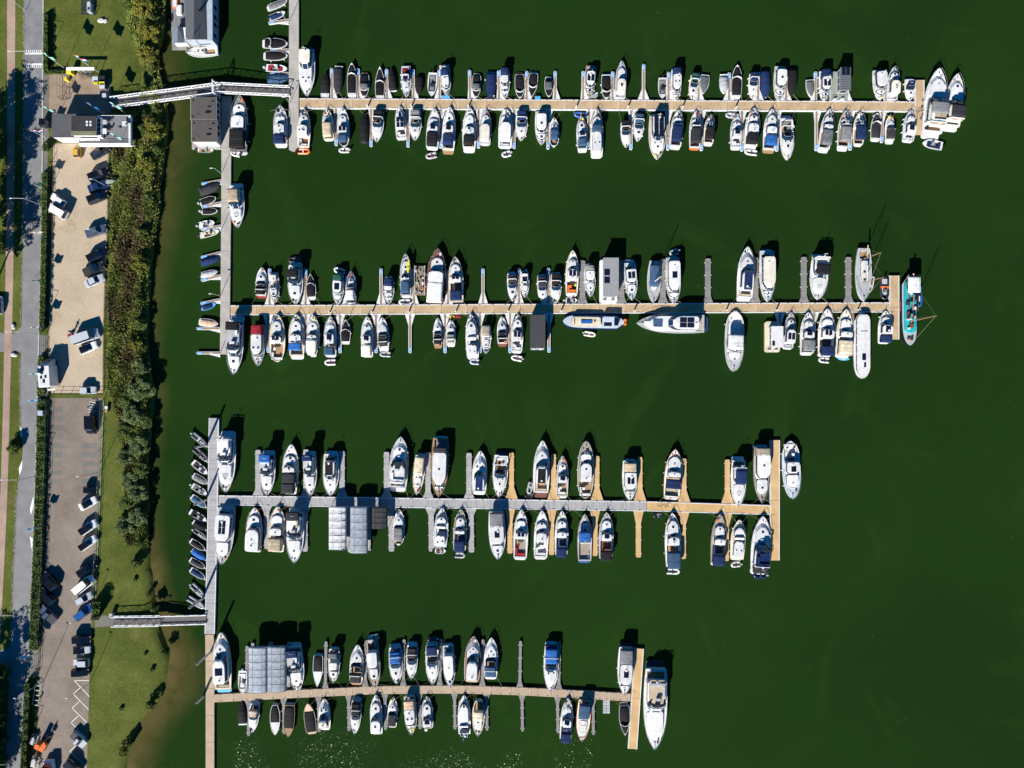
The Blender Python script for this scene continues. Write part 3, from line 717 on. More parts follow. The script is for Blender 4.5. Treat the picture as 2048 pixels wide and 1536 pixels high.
ROWS['wooden walkway, shore side'] = '''
415 893 385 868 13 RB hull=g fl=l c=l
416 922 388 897 13 RB hull=g c=k fl=d
416 948 386 924 14 OP c=d con=w fl=d
416 967 385 950 14 SL c=g ob=1
415 989 385 971 13 OP c=g con=l fl=d
413 1015 382 992 14 SL c=v ob=1
415 1042 380 1023 15 OP hull=d c=k con=l fl=d
414 1060 385 1043 13 SL hull=d c=k ob=1
413 1077 388 1060 11 RB hull=g c=k fl=d
411 1100 380 1080 13 SL c=k ob=1
412 1119 383 1100 13 SL hull=b c=b deck=b ob=1
411 1136 379 1118 13 SL c=d ob=1
411 1157 380 1138 13 SL c=n hull=w ob=1
408 1193 383 1170 13 RB hull=l c=k fl=d
409 1216 376 1196 13 RB hull=l c=m fl=d
'''
ROWS['beside the walkways'] = '''
614 193 614 93 33 HT c=- roof=i rf=12-50 platc=v pl=7 | large white sports yacht with cream roof beside upper concrete walkway
481 191 478 309 37 CR hull=d deck=g c=k cu=20-38 c2=k cu2=8-22 wh=40-66 fl=t | grey-hulled yacht with two black canopies beside floating office
X 461 305 480 309 12 RB hull=w
476 456 473 366 30 FB c=t cu=20-48 rf=20-64 hull=h | yacht with beige bimini beside second concrete walkway
469 750 474 631 34 FB c=k cu=12-26 c2=k cu2=26-40 rf=16-74 hull=n | navy-hulled yacht with two black canopies at corner of second pontoon
453 984 455 862 36 FB c=- rf=12-60 fly=w | white flybridge yacht beside top of wooden walkway
445 1128 454 1011 38 RF rf=12-64 sol=4 deck=l fl=o | white yacht with rows of solar panels beside wooden walkway
443 1263 447 1387 36 HT deck=c hull=i c=- platc=s rf=20-66 sol=1 | ivory yacht with light blue swim platform at foot of wooden walkway
1584 997 1580 882 36 CR st=.3 bow=r deck=h c=- sol=1 wh=36-58 fl=w | white round-sterned yacht outside end of third pontoon
1308 1496 1312 1323 47 FB c=- rf=20-60 fly=t sc=l deck=w platc=d | largest white flybridge yacht outside end of bottom pontoon
1273 646 1418 648 39 HT c=- sol=4 rf=16-56 deck=l roof=w fl=n platc=n oval=1 | large white yacht lying lengthwise along second pontoon
1845 285 1884 293 18 OP c=n con=l | white open tender behind the end yachts of top pontoon
1735 588 1742 553 15 OP c=m con=i | small white sailing dinghy beside the two-masted sailing yacht
1769 600 1770 556 20 RB hull=d c=z con=g fl=l | dark inflatable speedboat at end of second pontoon
1839 614 1837 572 14 RB hull=b c=k fl=w | blue and black inflatable beside the turquoise barge
1147 228 1173 231 12 RB hull=b fl=b c=o | blue inflatable dinghy moored at top pontoon edge
1450 230 1473 231 12 RB hull=l fl=w c=l | pale grey inflatable dinghy moored at top pontoon edge
1110 0 0 0 0 SKIP
1057 988 1063 964 12 RB hull=l c=l | pale grey inflatable beside dark-topped yacht, upper side of third pontoon
1049 992 1066 990 9 RB hull=d c=k | dark little inflatable against edge of third pontoon
1306 1032 1324 1030 10 RB hull=d c=q | tiny dark dinghy against lower edge of third pontoon
1192 670 1168 666 11 RB hull=i fl=q c=i | cream inflatable dinghy beside the navy barge
428 301 396 300 11 OP hull=q c=o con=q | old green rowing boat behind the floating office
'''
NAMES = dict(CV='covered_boat', SL='sloop', OP='open_motorboat', RB='inflatable_dinghy', SP='sports_cruiser', CR='motor_cruiser',
             AC='aft_cabin_cruiser', RF='saloon_cruiser', HT='sports_yacht', FB='flybridge_yacht')
CATS = dict(CV='boat', SL='sloop', OP='motorboat', RB='dinghy', SP='cruiser', CR='cruiser', AC='cruiser', RF='cruiser', HT='yacht', FB='yacht')
def look_of(code, o):
    h = CN[o.get('hull', 'w')]; c = CN.get(o.get('c', 'k'), '')
    if code == 'CV': return 'boat wholly covered by %s tarpaulin' % c
    if code == 'SL': return '%s sloop with %s cover' % (h, c)
    if code == 'OP': return '%s open motorboat with outboard' % h
    if code == 'RB': return '%s inflatable dinghy' % CN[o.get('hull', 'l')]
    if o.get('c') == '-': c = ''
    if code == 'SP': return '%s sports cruiser with %s' % (h, c+' canopy' if c else 'open cockpit')
    if code in ('CR', 'AC'): return '%s motor cruiser with %s' % (h, c+' canopy' if c else 'open cockpit') if code == 'CR' else '%s cruiser with aft cabin' % h
    if code == 'RF': return '%s saloon cruiser with %s' % (h, c+' canopy' if o.get('c', 'k') != 'k' else 'long roof')
    if code == 'HT': return '%s hardtop sports yacht' % h
    return '%s flybridge yacht' % h
CLS = {'top': [(599, 206.7), (1829, 213.3)], 'second': [(461, 620.5), (1100, 617.5), (1779, 614.5)], 'third': [(437, 1000.5), (1293, 1012.5), (1541, 1020)], 'bottom': [(428, 1397), (600, 1387.5), (760, 1380), (920, 1379), (1040, 1382.5), (1170, 1389.5), (1261, 1395)]}
def lines_to(b, e, row):
    side, where = row.split()[0], row.split()[3]
    if where not in CLS: return
    bx, by, sx, sy, bw = e['g']; up = side == 'upper'; near_bow = (by > sy) == up; u = .93 if near_bow else b.u0+.03
    ex = bx if near_bow else sx; cl = CLS[where]; cy = cl[-1][1]
    for a, c in zip(cl, cl[1:]):
        if a[0] <= ex <= c[0]: cy = a[1]+(c[1]-a[1])*(ex-a[0])/(c[0]-a[0])
    ey = cy+(-9 if up else 9); mi = Matrix.Translation(b.root.location) @ Matrix.Rotation(b.rot, 4, 'Z'); mi.invert()
    for sd in (1, -1):
        h = b.hb(u)*.8; st = Vector((b.X(u), sd*h, b.zg(u)+.05)); w = mi.inverted() @ st; sgn = 1 if w.x > (P(ex, 0).x) else -1
        en = mi @ P(ex+sgn*(bw*.5+b.rr.uniform(3, 9)), ey, .6); md = (st+en)/2; md.z -= .12
        mb = MB(); mb.tube([st, md, en], .022, 3); mb.obj('mooring_line', mat('mooring_rope', (.34,.3,.2), .8), b.root)
def build_fleet():
    for row, txt in ROWS.items():
        items = []; last = None; boats = []
        for ln in txt.strip().splitlines():
            ln, _, look = ln.partition('|'); t = ln.split()
            if 'SKIP' in t: continue
            ten = t[0] == 'X'
            if ten: t = t[1:]
            g = [float(x) for x in t[:4]]; rest = t[4:]
            if rest[0] == 'RB': g = [621, 303, 596, 302, 13]; rest = ['RB', 'hull=z', 'c=w', 'fl=r']
            else: g.append(float(rest[0])); rest = rest[1:]
            code = rest[0]; o = dict(x.split('=') for x in rest[1:])
            e = dict(g=g, code=code, o=o, look=look.strip(), of=last if ten else None)
            if not ten: last = e; boats.append(e)
            items.append(e)
        vert = 'walkway' in row
        key = (lambda e: e['g'][1]+e['g'][3]) if vert else (lambda e: e['g'][0]+e['g'][2])
        for i, e in enumerate(sorted(boats, key=key)): e['n'] = ordw(i+1)
        for e in items:
            b = build_boat(e['code'], e['g'], e['o'], NAMES[e['code']]); code = e['code']; lk = e['look'] or look_of(code, e['o'])
            if e['of'] is None and 'side of' in row and b.L > 5: lines_to(b, e, row)
            if e['of'] is not None:
                src = e['of']
                if row == 'beside the walkways': lab = lk+' at stern of grey-hulled yacht by floating office'
                else: lab = '%s behind %s boat from shore, %s' % (lk, src['n'], row)
            elif row in ('beside the walkways', 'outer end of top pontoon'): lab = lk
            elif vert: lab = '%s, %s from top, %s' % (lk, e['n'], row)
            else: lab = '%s, %s from shore, %s' % (lk, e['n'], row)
            tag(b.root, lab, CATS[code], 'boats moored in the marina')
# ------------------------------------------------------------------ the setting: water, land, roads
def poly_interp(tab, y, k=1):
    if y <= tab[0][0]: return tab[0][k]
    for a, b in zip(tab, tab[1:]):
        if y <= b[0]: t = (y-a[0])/(b[0]-a[0]); return a[k]+(b[k]-a[k])*t
    return tab[-1][k]
SHORE = [(-500,345),(0,333),(60,330),(110,318),(150,322),(195,332),(240,338),(300,333),(360,324),(420,322),(480,312),(540,303),(620,299),(680,296),(740,303),(785,312),
         (830,308),(900,300),(960,296),(1000,299),(1060,298),(1100,300),(1150,305),(1195,309),(1222,317),(1260,322),(1290,333),(1315,340),(1350,334),(1390,322),
         (1420,302),(1450,277),(1490,263),(1536,253),(1700,235),(2000,225)]
SHAL = [(-500,40),(0,48),(200,60),(300,64),(450,50),(700,30),(1000,26),(1080,32),(1200,42),(1260,58),(1320,75),(1400,85),(1480,70),(1540,60),(2000,60)]
LZ = 1.0
def noise_lines(px, py): return math.sin(px*.021+py*.013)+.6*math.sin(px*.047-py*.031+1.3)
def water():
    m = bpy.data.materials.new('lake_water'); m.use_nodes = True; n = m.node_tree.nodes; l = m.node_tree.links; b = n['Principled BSDF']
    tc = n.new('ShaderNodeTexCoord'); at = n.new('ShaderNodeAttribute'); at.attribute_name = 'shallow'
    def noise(sc_, det=3, dist=0, vec=None):
        t = n.new('ShaderNodeTexNoise'); t.inputs['Scale'].default_value = sc_; t.inputs['Detail'].default_value = det; t.inputs['Distortion'].default_value = dist
        l.new(vec or tc.outputs['Object'], t.inputs['Vector']); return t.outputs[0]
    def ramp(fac, stops):
        r = n.new('ShaderNodeValToRGB'); e = r.color_ramp.elements
        while len(e) < len(stops): e.new(.5)
        for q, (p, c) in zip(e, stops): q.position = p; q.color = (*c, 1)
        l.new(fac, r.inputs[0]); return r.outputs[0]
    def mix(f, a, c2, mode='MIX'):
        x = n.new('ShaderNodeMix'); x.data_type = 'RGBA'; x.blend_type = mode
        if isinstance(f, float): x.inputs[0].default_value = f
        else: l.new(f, x.inputs[0])
        l.new(a, x.inputs[6])
        if isinstance(c2, tuple): x.inputs[7].default_value = (*c2, 1)
        else: l.new(c2, x.inputs[7])
        return x.outputs[2]
    base = ramp(noise(.012, 5, .8), [(.3, (.0078,.0232,.0050)), (.7, (.0118,.0330,.0058))])
    # soft wisps of algae drawn out by the current, and floating specks
    st = ramp(noise(.022, 3, 2.2), [(.44, (0,0,0)), (.5, (1,1,1)), (.56, (0,0,0))])
    pat = ramp(noise(.05, 4), [(.45, (0,0,0)), (.7, (.32,.32,.32))])
    mm = n.new('ShaderNodeMath'); mm.operation = 'MULTIPLY'; l.new(st, mm.inputs[0]); l.new(pat, mm.inputs[1])
    col = mix(mm.outputs[0], base, (.018,.048,.007))
    spk = ramp(noise(1.3, 1), [(.76, (0,0,0)), (.80, (.5,.5,.5))])
    col = mix(spk, col, (.05,.06,.02))
    mud = ramp(noise(.25, 4, .8), [(.3, (.052,.046,.013)), (.7, (.098,.078,.029))])
    col = mix(at.outputs['Fac'], col, mud)
    l.new(col, b.inputs['Base Color']); b.inputs['Roughness'].default_value = .6; b.inputs['Specular IOR Level'].default_value = 0
    # surface: calm in the lee of the boats, small wavelets where the wind ruffles the open corner; each wavelet is a tilted facet that may catch the sun
    rip = n.new('ShaderNodeAttribute'); rip.attribute_name = 'ripple'
    pm = ramp(noise(.06, 5, 1.0), [(.40, (.25,.25,.25)), (.62, (1,1,1))])
    sm = n.new('ShaderNodeMath'); sm.operation = 'MULTIPLY'; l.new(rip.outputs['Fac'], sm.inputs[0]); l.new(pm, sm.inputs[1])
    vo = n.new('ShaderNodeTexVoronoi'); vo.inputs['Scale'].default_value = 7.0; l.new(tc.outputs['Object'], vo.inputs['Vector'])
    sb = n.new('ShaderNodeVectorMath'); sb.operation = 'SUBTRACT'; l.new(vo.outputs['Color'], sb.inputs[0]); sb.inputs[1].default_value = (.5, .5, .5)
    fl_ = n.new('ShaderNodeVectorMath'); fl_.operation = 'MULTIPLY'; l.new(sb.outputs[0], fl_.inputs[0]); fl_.inputs[1].default_value = (.9, .9, 0)
    sl_ = n.new('ShaderNodeVectorMath'); sl_.operation = 'SCALE'; l.new(fl_.outputs[0], sl_.inputs[0]); l.new(sm.outputs[0], sl_.inputs['Scale'])
    up = n.new('ShaderNodeVectorMath'); up.operation = 'ADD'; l.new(sl_.outputs[0], up.inputs[0]); up.inputs[1].default_value = (0, 0, 1)
    nz = n.new('ShaderNodeVectorMath'); nz.operation = 'NORMALIZE'; l.new(up.outputs[0], nz.inputs[0])
    gl_ = n.new('ShaderNodeBsdfGlossy'); gl_.inputs['Color'].default_value = (.0016,.0016,.0016,1); gl_.inputs['Roughness'].default_value = .19; l.new(nz.outputs[0], gl_.inputs['Normal'])
    ad = n.new('ShaderNodeAddShader'); l.new(b.outputs[0], ad.inputs[0]); l.new(gl_.outputs[0], ad.inputs[1]); l.new(ad.outputs[0], n['Material Output'].inputs['Surface'])
    xs = [-3000, -800]+list(range(200, 460, 8))+[500, 560, 640, 720, 800, 900, 1000, 1100, 1200, 1300, 1400, 1500, 1700, 2048, 4500]
    ys = [-2500, -600]+list(range(-100, 1660, 16))+[1800, 4000]
    v = []; sh = []; rp = []
    for y in ys:
        for x in xs:
            v.append(tuple(P(x, y))); d = (x-poly_interp(SHORE, y))/poly_interp(SHAL, y)
            sh.append(max(0., min(1., 1.2-d))**1.3*(.5 if y < 1050 else .5+.42*min(1, (y-1050)/80)) if x < 460 else 0.)
            rp.append(max(.05, min(1, (y-1380)/160))*(1 if x < 1200 else max(.15, 1-(x-1200)/350)))
    nx = len(xs); fs = [(j*nx+i, (j+1)*nx+i, (j+1)*nx+i+1, j*nx+i+1) for j in range(len(ys)-1) for i in range(nx-1)]
    me = bpy.data.meshes.new('water'); me.from_pydata(v, [], fs); me.materials.append(m)
    for nm, dat in (('shallow', sh), ('ripple', rp)):
        a = me.attributes.new(nm, 'FLOAT', 'POINT'); a.data.foreach_set('value', dat)
    struct(link('water', me))
water()

def turf(name, dark, mid_, light, soil, amt=.62):
    m = bpy.data.materials.new(name); m.use_nodes = True; n = m.node_tree.nodes; l = m.node_tree.links; b = n['Principled BSDF']; tc = n.new('ShaderNodeTexCoord')
    def no(sc_, det, rough=.6):
        t = n.new('ShaderNodeTexNoise'); t.inputs['Scale'].default_value = sc_; t.inputs['Detail'].default_value = det; t.inputs['Roughness'].default_value = rough; l.new(tc.outputs['Object'], t.inputs['Vector']); return t.outputs[0]
    r = n.new('ShaderNodeValToRGB'); e = r.color_ramp.elements; e.new(.5)
    for q, (p, c) in zip(e, ((.32, dark), (.5, mid_), (.68, light))): q.position = p; q.color = (*c, 1)
    a = n.new('ShaderNodeMath'); a.operation = 'MULTIPLY_ADD'; a.inputs[1].default_value = .62; l.new(no(2.2, 10, .8), a.inputs[0])
    mu = n.new('ShaderNodeMath'); mu.operation = 'MULTIPLY'; mu.inputs[1].default_value = .38; l.new(no(.16, 4), mu.inputs[0]); l.new(mu.outputs[0], a.inputs[2]); l.new(a.outputs[0], r.inputs[0])
    r2 = n.new('ShaderNodeValToRGB'); r2.color_ramp.elements[0].position = amt; r2.color_ramp.elements[1].position = amt+.14; r2.color_ramp.elements[0].color = (0,0,0,1); r2.color_ramp.elements[1].color = (.8,.8,.8,1); l.new(no(.11, 9, .65), r2.inputs[0])
    x = n.new('ShaderNodeMix'); x.data_type = 'RGBA'; l.new(r2.outputs[0], x.inputs[0]); l.new(r.outputs[0], x.inputs[6]); x.inputs[7].default_value = (*soil, 1); l.new(x.outputs[2], b.inputs['Base Color']); b.inputs['Roughness'].default_value = .95; b.inputs['Specular IOR Level'].default_value = .1
    bp = n.new('ShaderNodeBump'); bp.inputs['Strength'].default_value = .5; bp.inputs['Distance'].default_value = .12; l.new(no(5, 6, .7), bp.inputs['Height']); l.new(bp.outputs[0], b.inputs['Normal']); M[name] = m; return m
GRASS = turf('mown_grass', (.028,.042,.007), (.074,.092,.017), (.145,.150,.040), (.16,.125,.06))
ASPH = mat('asphalt', (.18,.18,.185), .85, .12, .5, det=10, bump=.2, bscale=30)
GRAVEL = turf('sandy_gravel', (.27,.215,.145), (.39,.315,.23), (.46,.385,.29), (.22,.19,.10), .60)
EARTH = mat('dry_bank_soil', (.12,.09,.04), .95, col2=(.06,.06,.02), scale=1.2, det=6)
KERB = mat('pale_concrete', (.42,.41,.38), .8, .1, 2)
def pavers(name, c1, c2, sc_=1.2, mort=(.12,.1,.08)):
    m = bpy.data.materials.new(name); m.use_nodes = True; n = m.node_tree.nodes; l = m.node_tree.links; b = n['Principled BSDF']
    tc = n.new('ShaderNodeTexCoord'); br = n.new('ShaderNodeTexBrick'); br.inputs['Scale'].default_value = sc_
    br.inputs['Color1'].default_value = (*c1, 1); br.inputs['Color2'].default_value = (*c2, 1); br.inputs['Mortar'].default_value = (*mort, 1)
    br.inputs['Mortar Size'].default_value = .025; br.inputs['Bias'].default_value = 0
    l.new(tc.outputs['Object'], br.inputs['Vector'])
    t = n.new('ShaderNodeTexNoise'); t.inputs['Scale'].default_value = .16; t.inputs['Detail'].default_value = 12; t.inputs['Roughness'].default_value = .7; l.new(tc.outputs['Object'], t.inputs['Vector'])
    r = n.new('ShaderNodeValToRGB'); r.color_ramp.elements[0].position = .3; r.color_ramp.elements[1].position = .7
    r.color_ramp.elements[0].color = (.66,.62,.58, 1); r.color_ramp.elements[1].color = (1.12,1.1,1.08, 1); l.new(t.outputs[0], r.inputs[0])
    x = n.new('ShaderNodeMix'); x.data_type = 'RGBA'; x.blend_type = 'MULTIPLY'; x.inputs[0].default_value = 1
    l.new(br.outputs[0], x.inputs[6]); l.new(r.outputs[0], x.inputs[7]); l.new(x.outputs[2], b.inputs['Base Color'])
    b.inputs['Roughness'].default_value = .85; M[name] = m; return m
PATHB = pavers('path_bricks', (.43,.31,.245), (.37,.265,.21), 2.2)
LOTB = pavers('car_park_bricks', (.235,.195,.165), (.19,.158,.132), 1.6)
LOTG = pavers('grey_pavers', (.165,.168,.158), (.14,.143,.134), 1.6)
PLAZA = pavers('plaza_pavers', (.36,.27,.20), (.31,.235,.175), 1.8)

def strip(name, tab, z, m, step=24, edge=0):
    ys = []; y = tab[0][0]
    while y < tab[-1][0]: ys.append(y); y += step
    ys += [t[0] for t in tab]; ys = sorted(set(ys)); v = []
    for y in ys:
        v += [tuple(P(poly_interp(tab, y, 1), y, z)), tuple(P(poly_interp(tab, y, 2), y, z))]
    mb = MB(); mb.add(v, [(2*i, 2*i+2, 2*i+3, 2*i+1) for i in range(len(ys)-1)])
    return mb.obj(name, m)
def patch(name, pts, z, m):
    mb = MB(); mb.add([tuple(P(x, y, z)) for x, y in pts], [tuple(range(len(pts)))][0:1]); mb.f[-1] = tuple(reversed(mb.f[-1])) if _cw(pts) else mb.f[-1]
    return mb.obj(name, m)
def _cw(pts): return sum((b[0]-a[0])*(b[1]+a[1]) for a, b in zip(pts, pts[1:]+pts[:1])) < 0
# land sheet
mb = MB(); ys = [-2500, -500]+list(range(-120, 1660, 14))+[1900, 4000]; rows = []
rg = random.Random(3)
for y in ys:
    s_ = poly_interp(SHORE, y)+rg.uniform(-2, 2)
    rows.append([P(-4000, y, LZ), P(-300, y, LZ), P(60, y, LZ), P(160, y, LZ), P(s_-26, y, LZ), P(s_-10, y, .7), P(s_-2, y, .15), P(s_+8, y, -.5)])
n_ = 8; mb.add([p for r in rows for p in r], [(j*n_+i, (j+1)*n_+i, (j+1)*n_+i+1, j*n_+i+1) for j in range(len(ys)-1) for i in range(n_-1)])
struct(mb.obj('ground', GRASS, None, True))
ROADT = [(-400,52,89),(0,49.5,86),(300,48,84.5),(560,45,80),(780,41,74.5),(860,43,73),(900,46,71.5),(940,42,70.5),(1000,33,68.5),(1060,32,66.5),(1160,27,62.5),(1240,25,59.5),(1320,22,57),(1420,16,52),(1536,10,43.5),(1900,-8,20)]
struct(strip('road', ROADT, LZ+.012, ASPH))
struct(patch('side_road', [(-300,655),(0,664),(20,672),(34,662),(45,650),(46,712),(40,704),(30,702),(0,704),(-300,712)], LZ+.008, ASPH))
struct(patch('junction', [(30,1290),(24,1330),(20,1365),(8,1345),(-4,1330),(-60,1322),(-60,1295),(10,1300)], LZ+.009, ASPH))
PATHT = [(-400,16,33),(0,14.5,31),(300,14.5,29.5),(540,11.5,27),(640,9.5,25),(780,7,20.5),(900,4,18),(1040,-1,13),(1240,-12,3),(1536,-30,-14)]
struct(strip('footpath', PATHT, LZ+.016, PATHB))
for t0 in (( 'road_kerb', 1, 2.2),):
    pts = [(y, poly_interp(ROADT, y, 2)) for y in range(-100, 1640, 20)]
    mb = MB()
    for (y0, x0), (y1, x1) in zip(pts, pts[1:]):
        a, b_, c_, d_ = P(x0-.4, y0, LZ+.11), P(x0+1.6, y0, LZ+.11), P(x1+1.6, y1, LZ+.11), P(x1-.4, y1, LZ+.11)
        lo = lambda p: Vector((p.x, p.y, LZ-.05))
        mb.add([a, d_, c_, b_, lo(a), lo(d_)], [(0, 1, 2, 3), (4, 5, 1, 0)])
    struct(mb.obj('road_kerb', KERB))
pts = [(y, poly_interp(ROADT, y, 1)) for y in range(-60, 1640, 8)]
mb = MB(); y0 = -40
while y0 < 1290:
    x0 = poly_interp(ROADT, y0, 1); ln = rg.uniform(1.0, 3.2)
    if not (646 < y0 < 714 or 850 < y0 < 945) and rg.random() < .75:
        for q in range(2):
            xx = x0-rg.uniform(.2, 3.0); ww = rg.uniform(.5, 1.6); a = P(xx, y0, LZ); b_ = P(xx+ww, y0+ln*rg.uniform(.5, 1), LZ); h = LZ+rg.uniform(.03, .09)
            mb.rings([[(a.x, a.y, z), (b_.x*.5+a.x*.5, a.y+.04, z), (b_.x, b_.y*.4+a.y*.6, z), (b_.x-.02, b_.y, z), (a.x+.03, b_.y, z)] for z in (LZ-.05, h)])
    y0 += ln
o_ = mb.obj('verge_stones', mat('verge_stone', (.33,.32,.30), .9, .2, 3)); o_['kind'] = 'stuff'; o_['label'] = 'loose pale stones along the road edge'; o_['category'] = 'stones'
LOT1 = [(287,107,219),(330,106,217),(460,103,215),(560,100,210),(660,98,207),(786,97,206)]
struct(strip('gravel_car_park', LOT1, LZ+.01, GRAVEL))
LOT2 = [(796,100,205),(870,99,202),(960,96,199),(1060,92,194),(1160,88,189),(1260,84,183),(1330,80,180),(1400,78,178),(1536,72,174),(1700,64,168)]
lot = struct(strip('paved_car_park', LOT2, LZ+.01, LOTB))
for i, y in enumerate(range(812, 960, 18)):
    xl = poly_interp(LOT2, y, 1)+2; xr = poly_interp(LOT2, y, 2)-7
    for j, (xa, xb) in enumerate(((xl, xl+25), (xr-27, xr))):
        if j == 1 and y < 870: continue
        o = patch('grey_bay', [(xa, y+2), (xb, y+2), (xb, y+13), (xa, y+13)], LZ+.014, LOTG); o.parent = lot
struct(patch('entrance_plaza', [(98,150),(160,146),(190,158),(222,158),(222,226),(180,228),(103,228),(98,228)], LZ+.01, PLAZA))
struct(patch('pavement', [(86.5,150),(97.5,150),(97.5,290),(86.5,290)], LZ+.014, LOTG))
struct(patch('entrance_pavement', [(84.5,300),(96,302),(95,345),(83.5,345)], LZ+.014, LOTG))
struct(patch('car_park_entrance', [(76.5,670),(96,670),(94,712),(75.5,712)], LZ+.014, LOTG))
struct(patch('lower_entrance', [(58,1300),(80,1300),(78,1352),(55.5,1352)], LZ+.014, LOTG))
# road markings
PAINT = mat('road_paint', (.7,.7,.68), .6, .1, 3)
def mark(pts, z=LZ+.022, name='road_marking'): return struct(patch(name, pts, z, PAINT))
mark([(50,106),(85,106),(85,109),(50,109)]); mark([(50,127),(85,127),(85,130),(50,130)])
for i in range(8):
    x = 52.5+i*4.1; mark([(x,100),(x+1.7,100),(x+1.7,106.2),(x,106.2)]); mark([(x,129.8),(x+1.7,129.8),(x+1.7,136),(x,136)])
for pts in ([(40,850),(43,858),(46,876),(41,872)], [(45,920),(44,938),(39,952),(38,936)], [(67,992),(68,1010),(62,1030),(60,1018)], [(60,1072),(66,1078),(65,1096),(63,1097)]): mark(pts, LZ+.02, 'road_chevron')
def dash(x0, y0, x1, y1, w=1.1):
    d = Vector((x1-x0, y1-y0)).normalized(); nx, ny = -d.y*w/2, d.x*w/2
    mark([(x0+nx, y0+ny), (x1+nx, y1+ny), (x1-nx, y1-ny), (x0-nx, y0-ny)], LZ+.018, 'bay_line')
for i, y in enumerate((1361, 1388, 1416, 1445, 1502)):
    dx = -i*2.2; dash(149+dx, y, 179+dx*.8, y+31 if i else y+32)
    if i: dash(149+dx, y, 163+dx, y-13)
dash(149, 1361, 178, 1361)
# clearing where reeds grow, bare patches


# ------------------------------------------------------------------ vegetation
def leaf_mat(name, stops):
    m = bpy.data.materials.new(name); m.use_nodes = True; n = m.node_tree.nodes; l = m.node_tree.links; b = n['Principled BSDF']
    a = n.new('ShaderNodeAttribute'); a.attribute_name = 'tint'; r = n.new('ShaderNodeValToRGB'); e = r.color_ramp.elements
    while len(e) < len(stops): e.new(.5)
    for q, (p, c) in zip(e, stops): q.position = p; q.color = (*c, 1)
    l.new(a.outputs['Fac'], r.inputs[0]); l.new(r.outputs[0], b.inputs['Base Color']); b.inputs['Roughness'].default_value = .75
    b.inputs['Specular IOR Level'].default_value = .25; M[name] = m; return m
LEAF = leaf_mat('tree_leaves', [(0, (0.0286,0.0520,0.0104)), (.5, (0.0715,0.1105,0.0208)), (1, (0.1430,0.1755,0.0325))])
WILLOW = leaf_mat('willow_leaves', [(0, (0.0473,0.0702,0.0216)), (.5, (0.1148,0.1553,0.0513)), (1, (0.2025,0.2497,0.1013))])
GOLD = leaf_mat('yellowing_leaves', [(0, (.050,.065,.010)), (.5, (.14,.145,.020)), (1, (.27,.24,.032))])
HEDGE = leaf_mat('hedge_leaves', [(0, (0.0230,0.0483,0.0092)), (.5, (0.0633,0.1092,0.0184)), (1, (0.1265,0.1725,0.0322))])
REED = leaf_mat('reed_blades', [(0, (0.0672,0.0515,0.0224)), (.28, (0.1400,0.1064,0.0504)), (.5, (0.1400,0.1400,0.0381)), (.72, (0.1512,0.1848,0.0358)), (1, (0.2352,0.2800,0.0616))])
BARK = mat('bark', (.07,.05,.035), .9, .2, 6)
nr = np.random.default_rng(5)
def leaf_mesh(name, pts, size, m, tint, flat=.5, jit=.25):
    n = len(pts); a = nr.normal(size=(n, 3)); a[:, 2] *= flat; a /= np.linalg.norm(a, axis=1)[:, None]
    b = np.cross(a, nr.normal(size=(n, 3))); b /= np.linalg.norm(b, axis=1)[:, None]
    s_ = size*nr.uniform(.6, 1.3, (n, 1)); a *= s_; b *= s_*.55
    v = np.stack([pts-a, pts+b, pts+a, pts-b], 1).reshape(-1, 3)
    me = bpy.data.meshes.new(name); me.vertices.add(4*n); me.vertices.foreach_set('co', v.ravel().astype(np.float32))
    me.loops.add(4*n); me.loops.foreach_set('vertex_index', np.arange(4*n, dtype=np.int32)); me.polygons.add(n)
    me.polygons.foreach_set('loop_start', np.arange(0, 4*n, 4, dtype=np.int32)); me.polygons.foreach_set('loop_total', np.full(n, 4, dtype=np.int32))
    me.update(calc_edges=True); me.materials.append(m)
    at = me.attributes.new('tint', 'FLOAT', 'FACE'); at.data.foreach_set('value', np.clip(tint+nr.normal(0, jit*.5, n), 0, 1).astype(np.float32)); return me
def crown_mesh(name, R, hz, n, size, m, clumps=46, lobes=1.0):
    cs = []; 
    while len(cs) < clumps:
        p = nr.uniform(-1, 1, 3)
        if np.linalg.norm(p) < 1 and np.linalg.norm(p) > .35: cs.append(p*np.array([R, R, hz]))
    cs = np.array(cs); w = nr.integers(0, clumps, n); rad = R*nr.uniform(.14, .36, clumps)
    d = nr.normal(size=(n, 3)); d /= np.linalg.norm(d, axis=1)[:, None]
    pts = cs[w]+d*(rad[w]*nr.uniform(.55, 1.05, n))[:, None]*np.array([1, 1, .8]); tint = (nr.uniform(.2, .8, clumps))[w]
    return leaf_mesh(name, pts, size, m, tint)
def trunk_mesh(h, r, R, hz):
    mb = MB(); mb.tube([(0, 0, -.1), (.05, .02, h*.5), (.02, .08, h)], r, 7, r1=r*.6)
    for i in range(7):
        a = i*2*math.pi/7+.4; mb.tube([(0, 0, h*(.7+.04*i)), (R*.35*math.cos(a), R*.35*math.sin(a), h+hz*.25), (R*.75*math.cos(a), R*.75*math.sin(a), h+hz*(.4+.1*(i % 3)))], r*.4, 5, r1=r*.1)
    return mb.mesh('trunk', BARK)
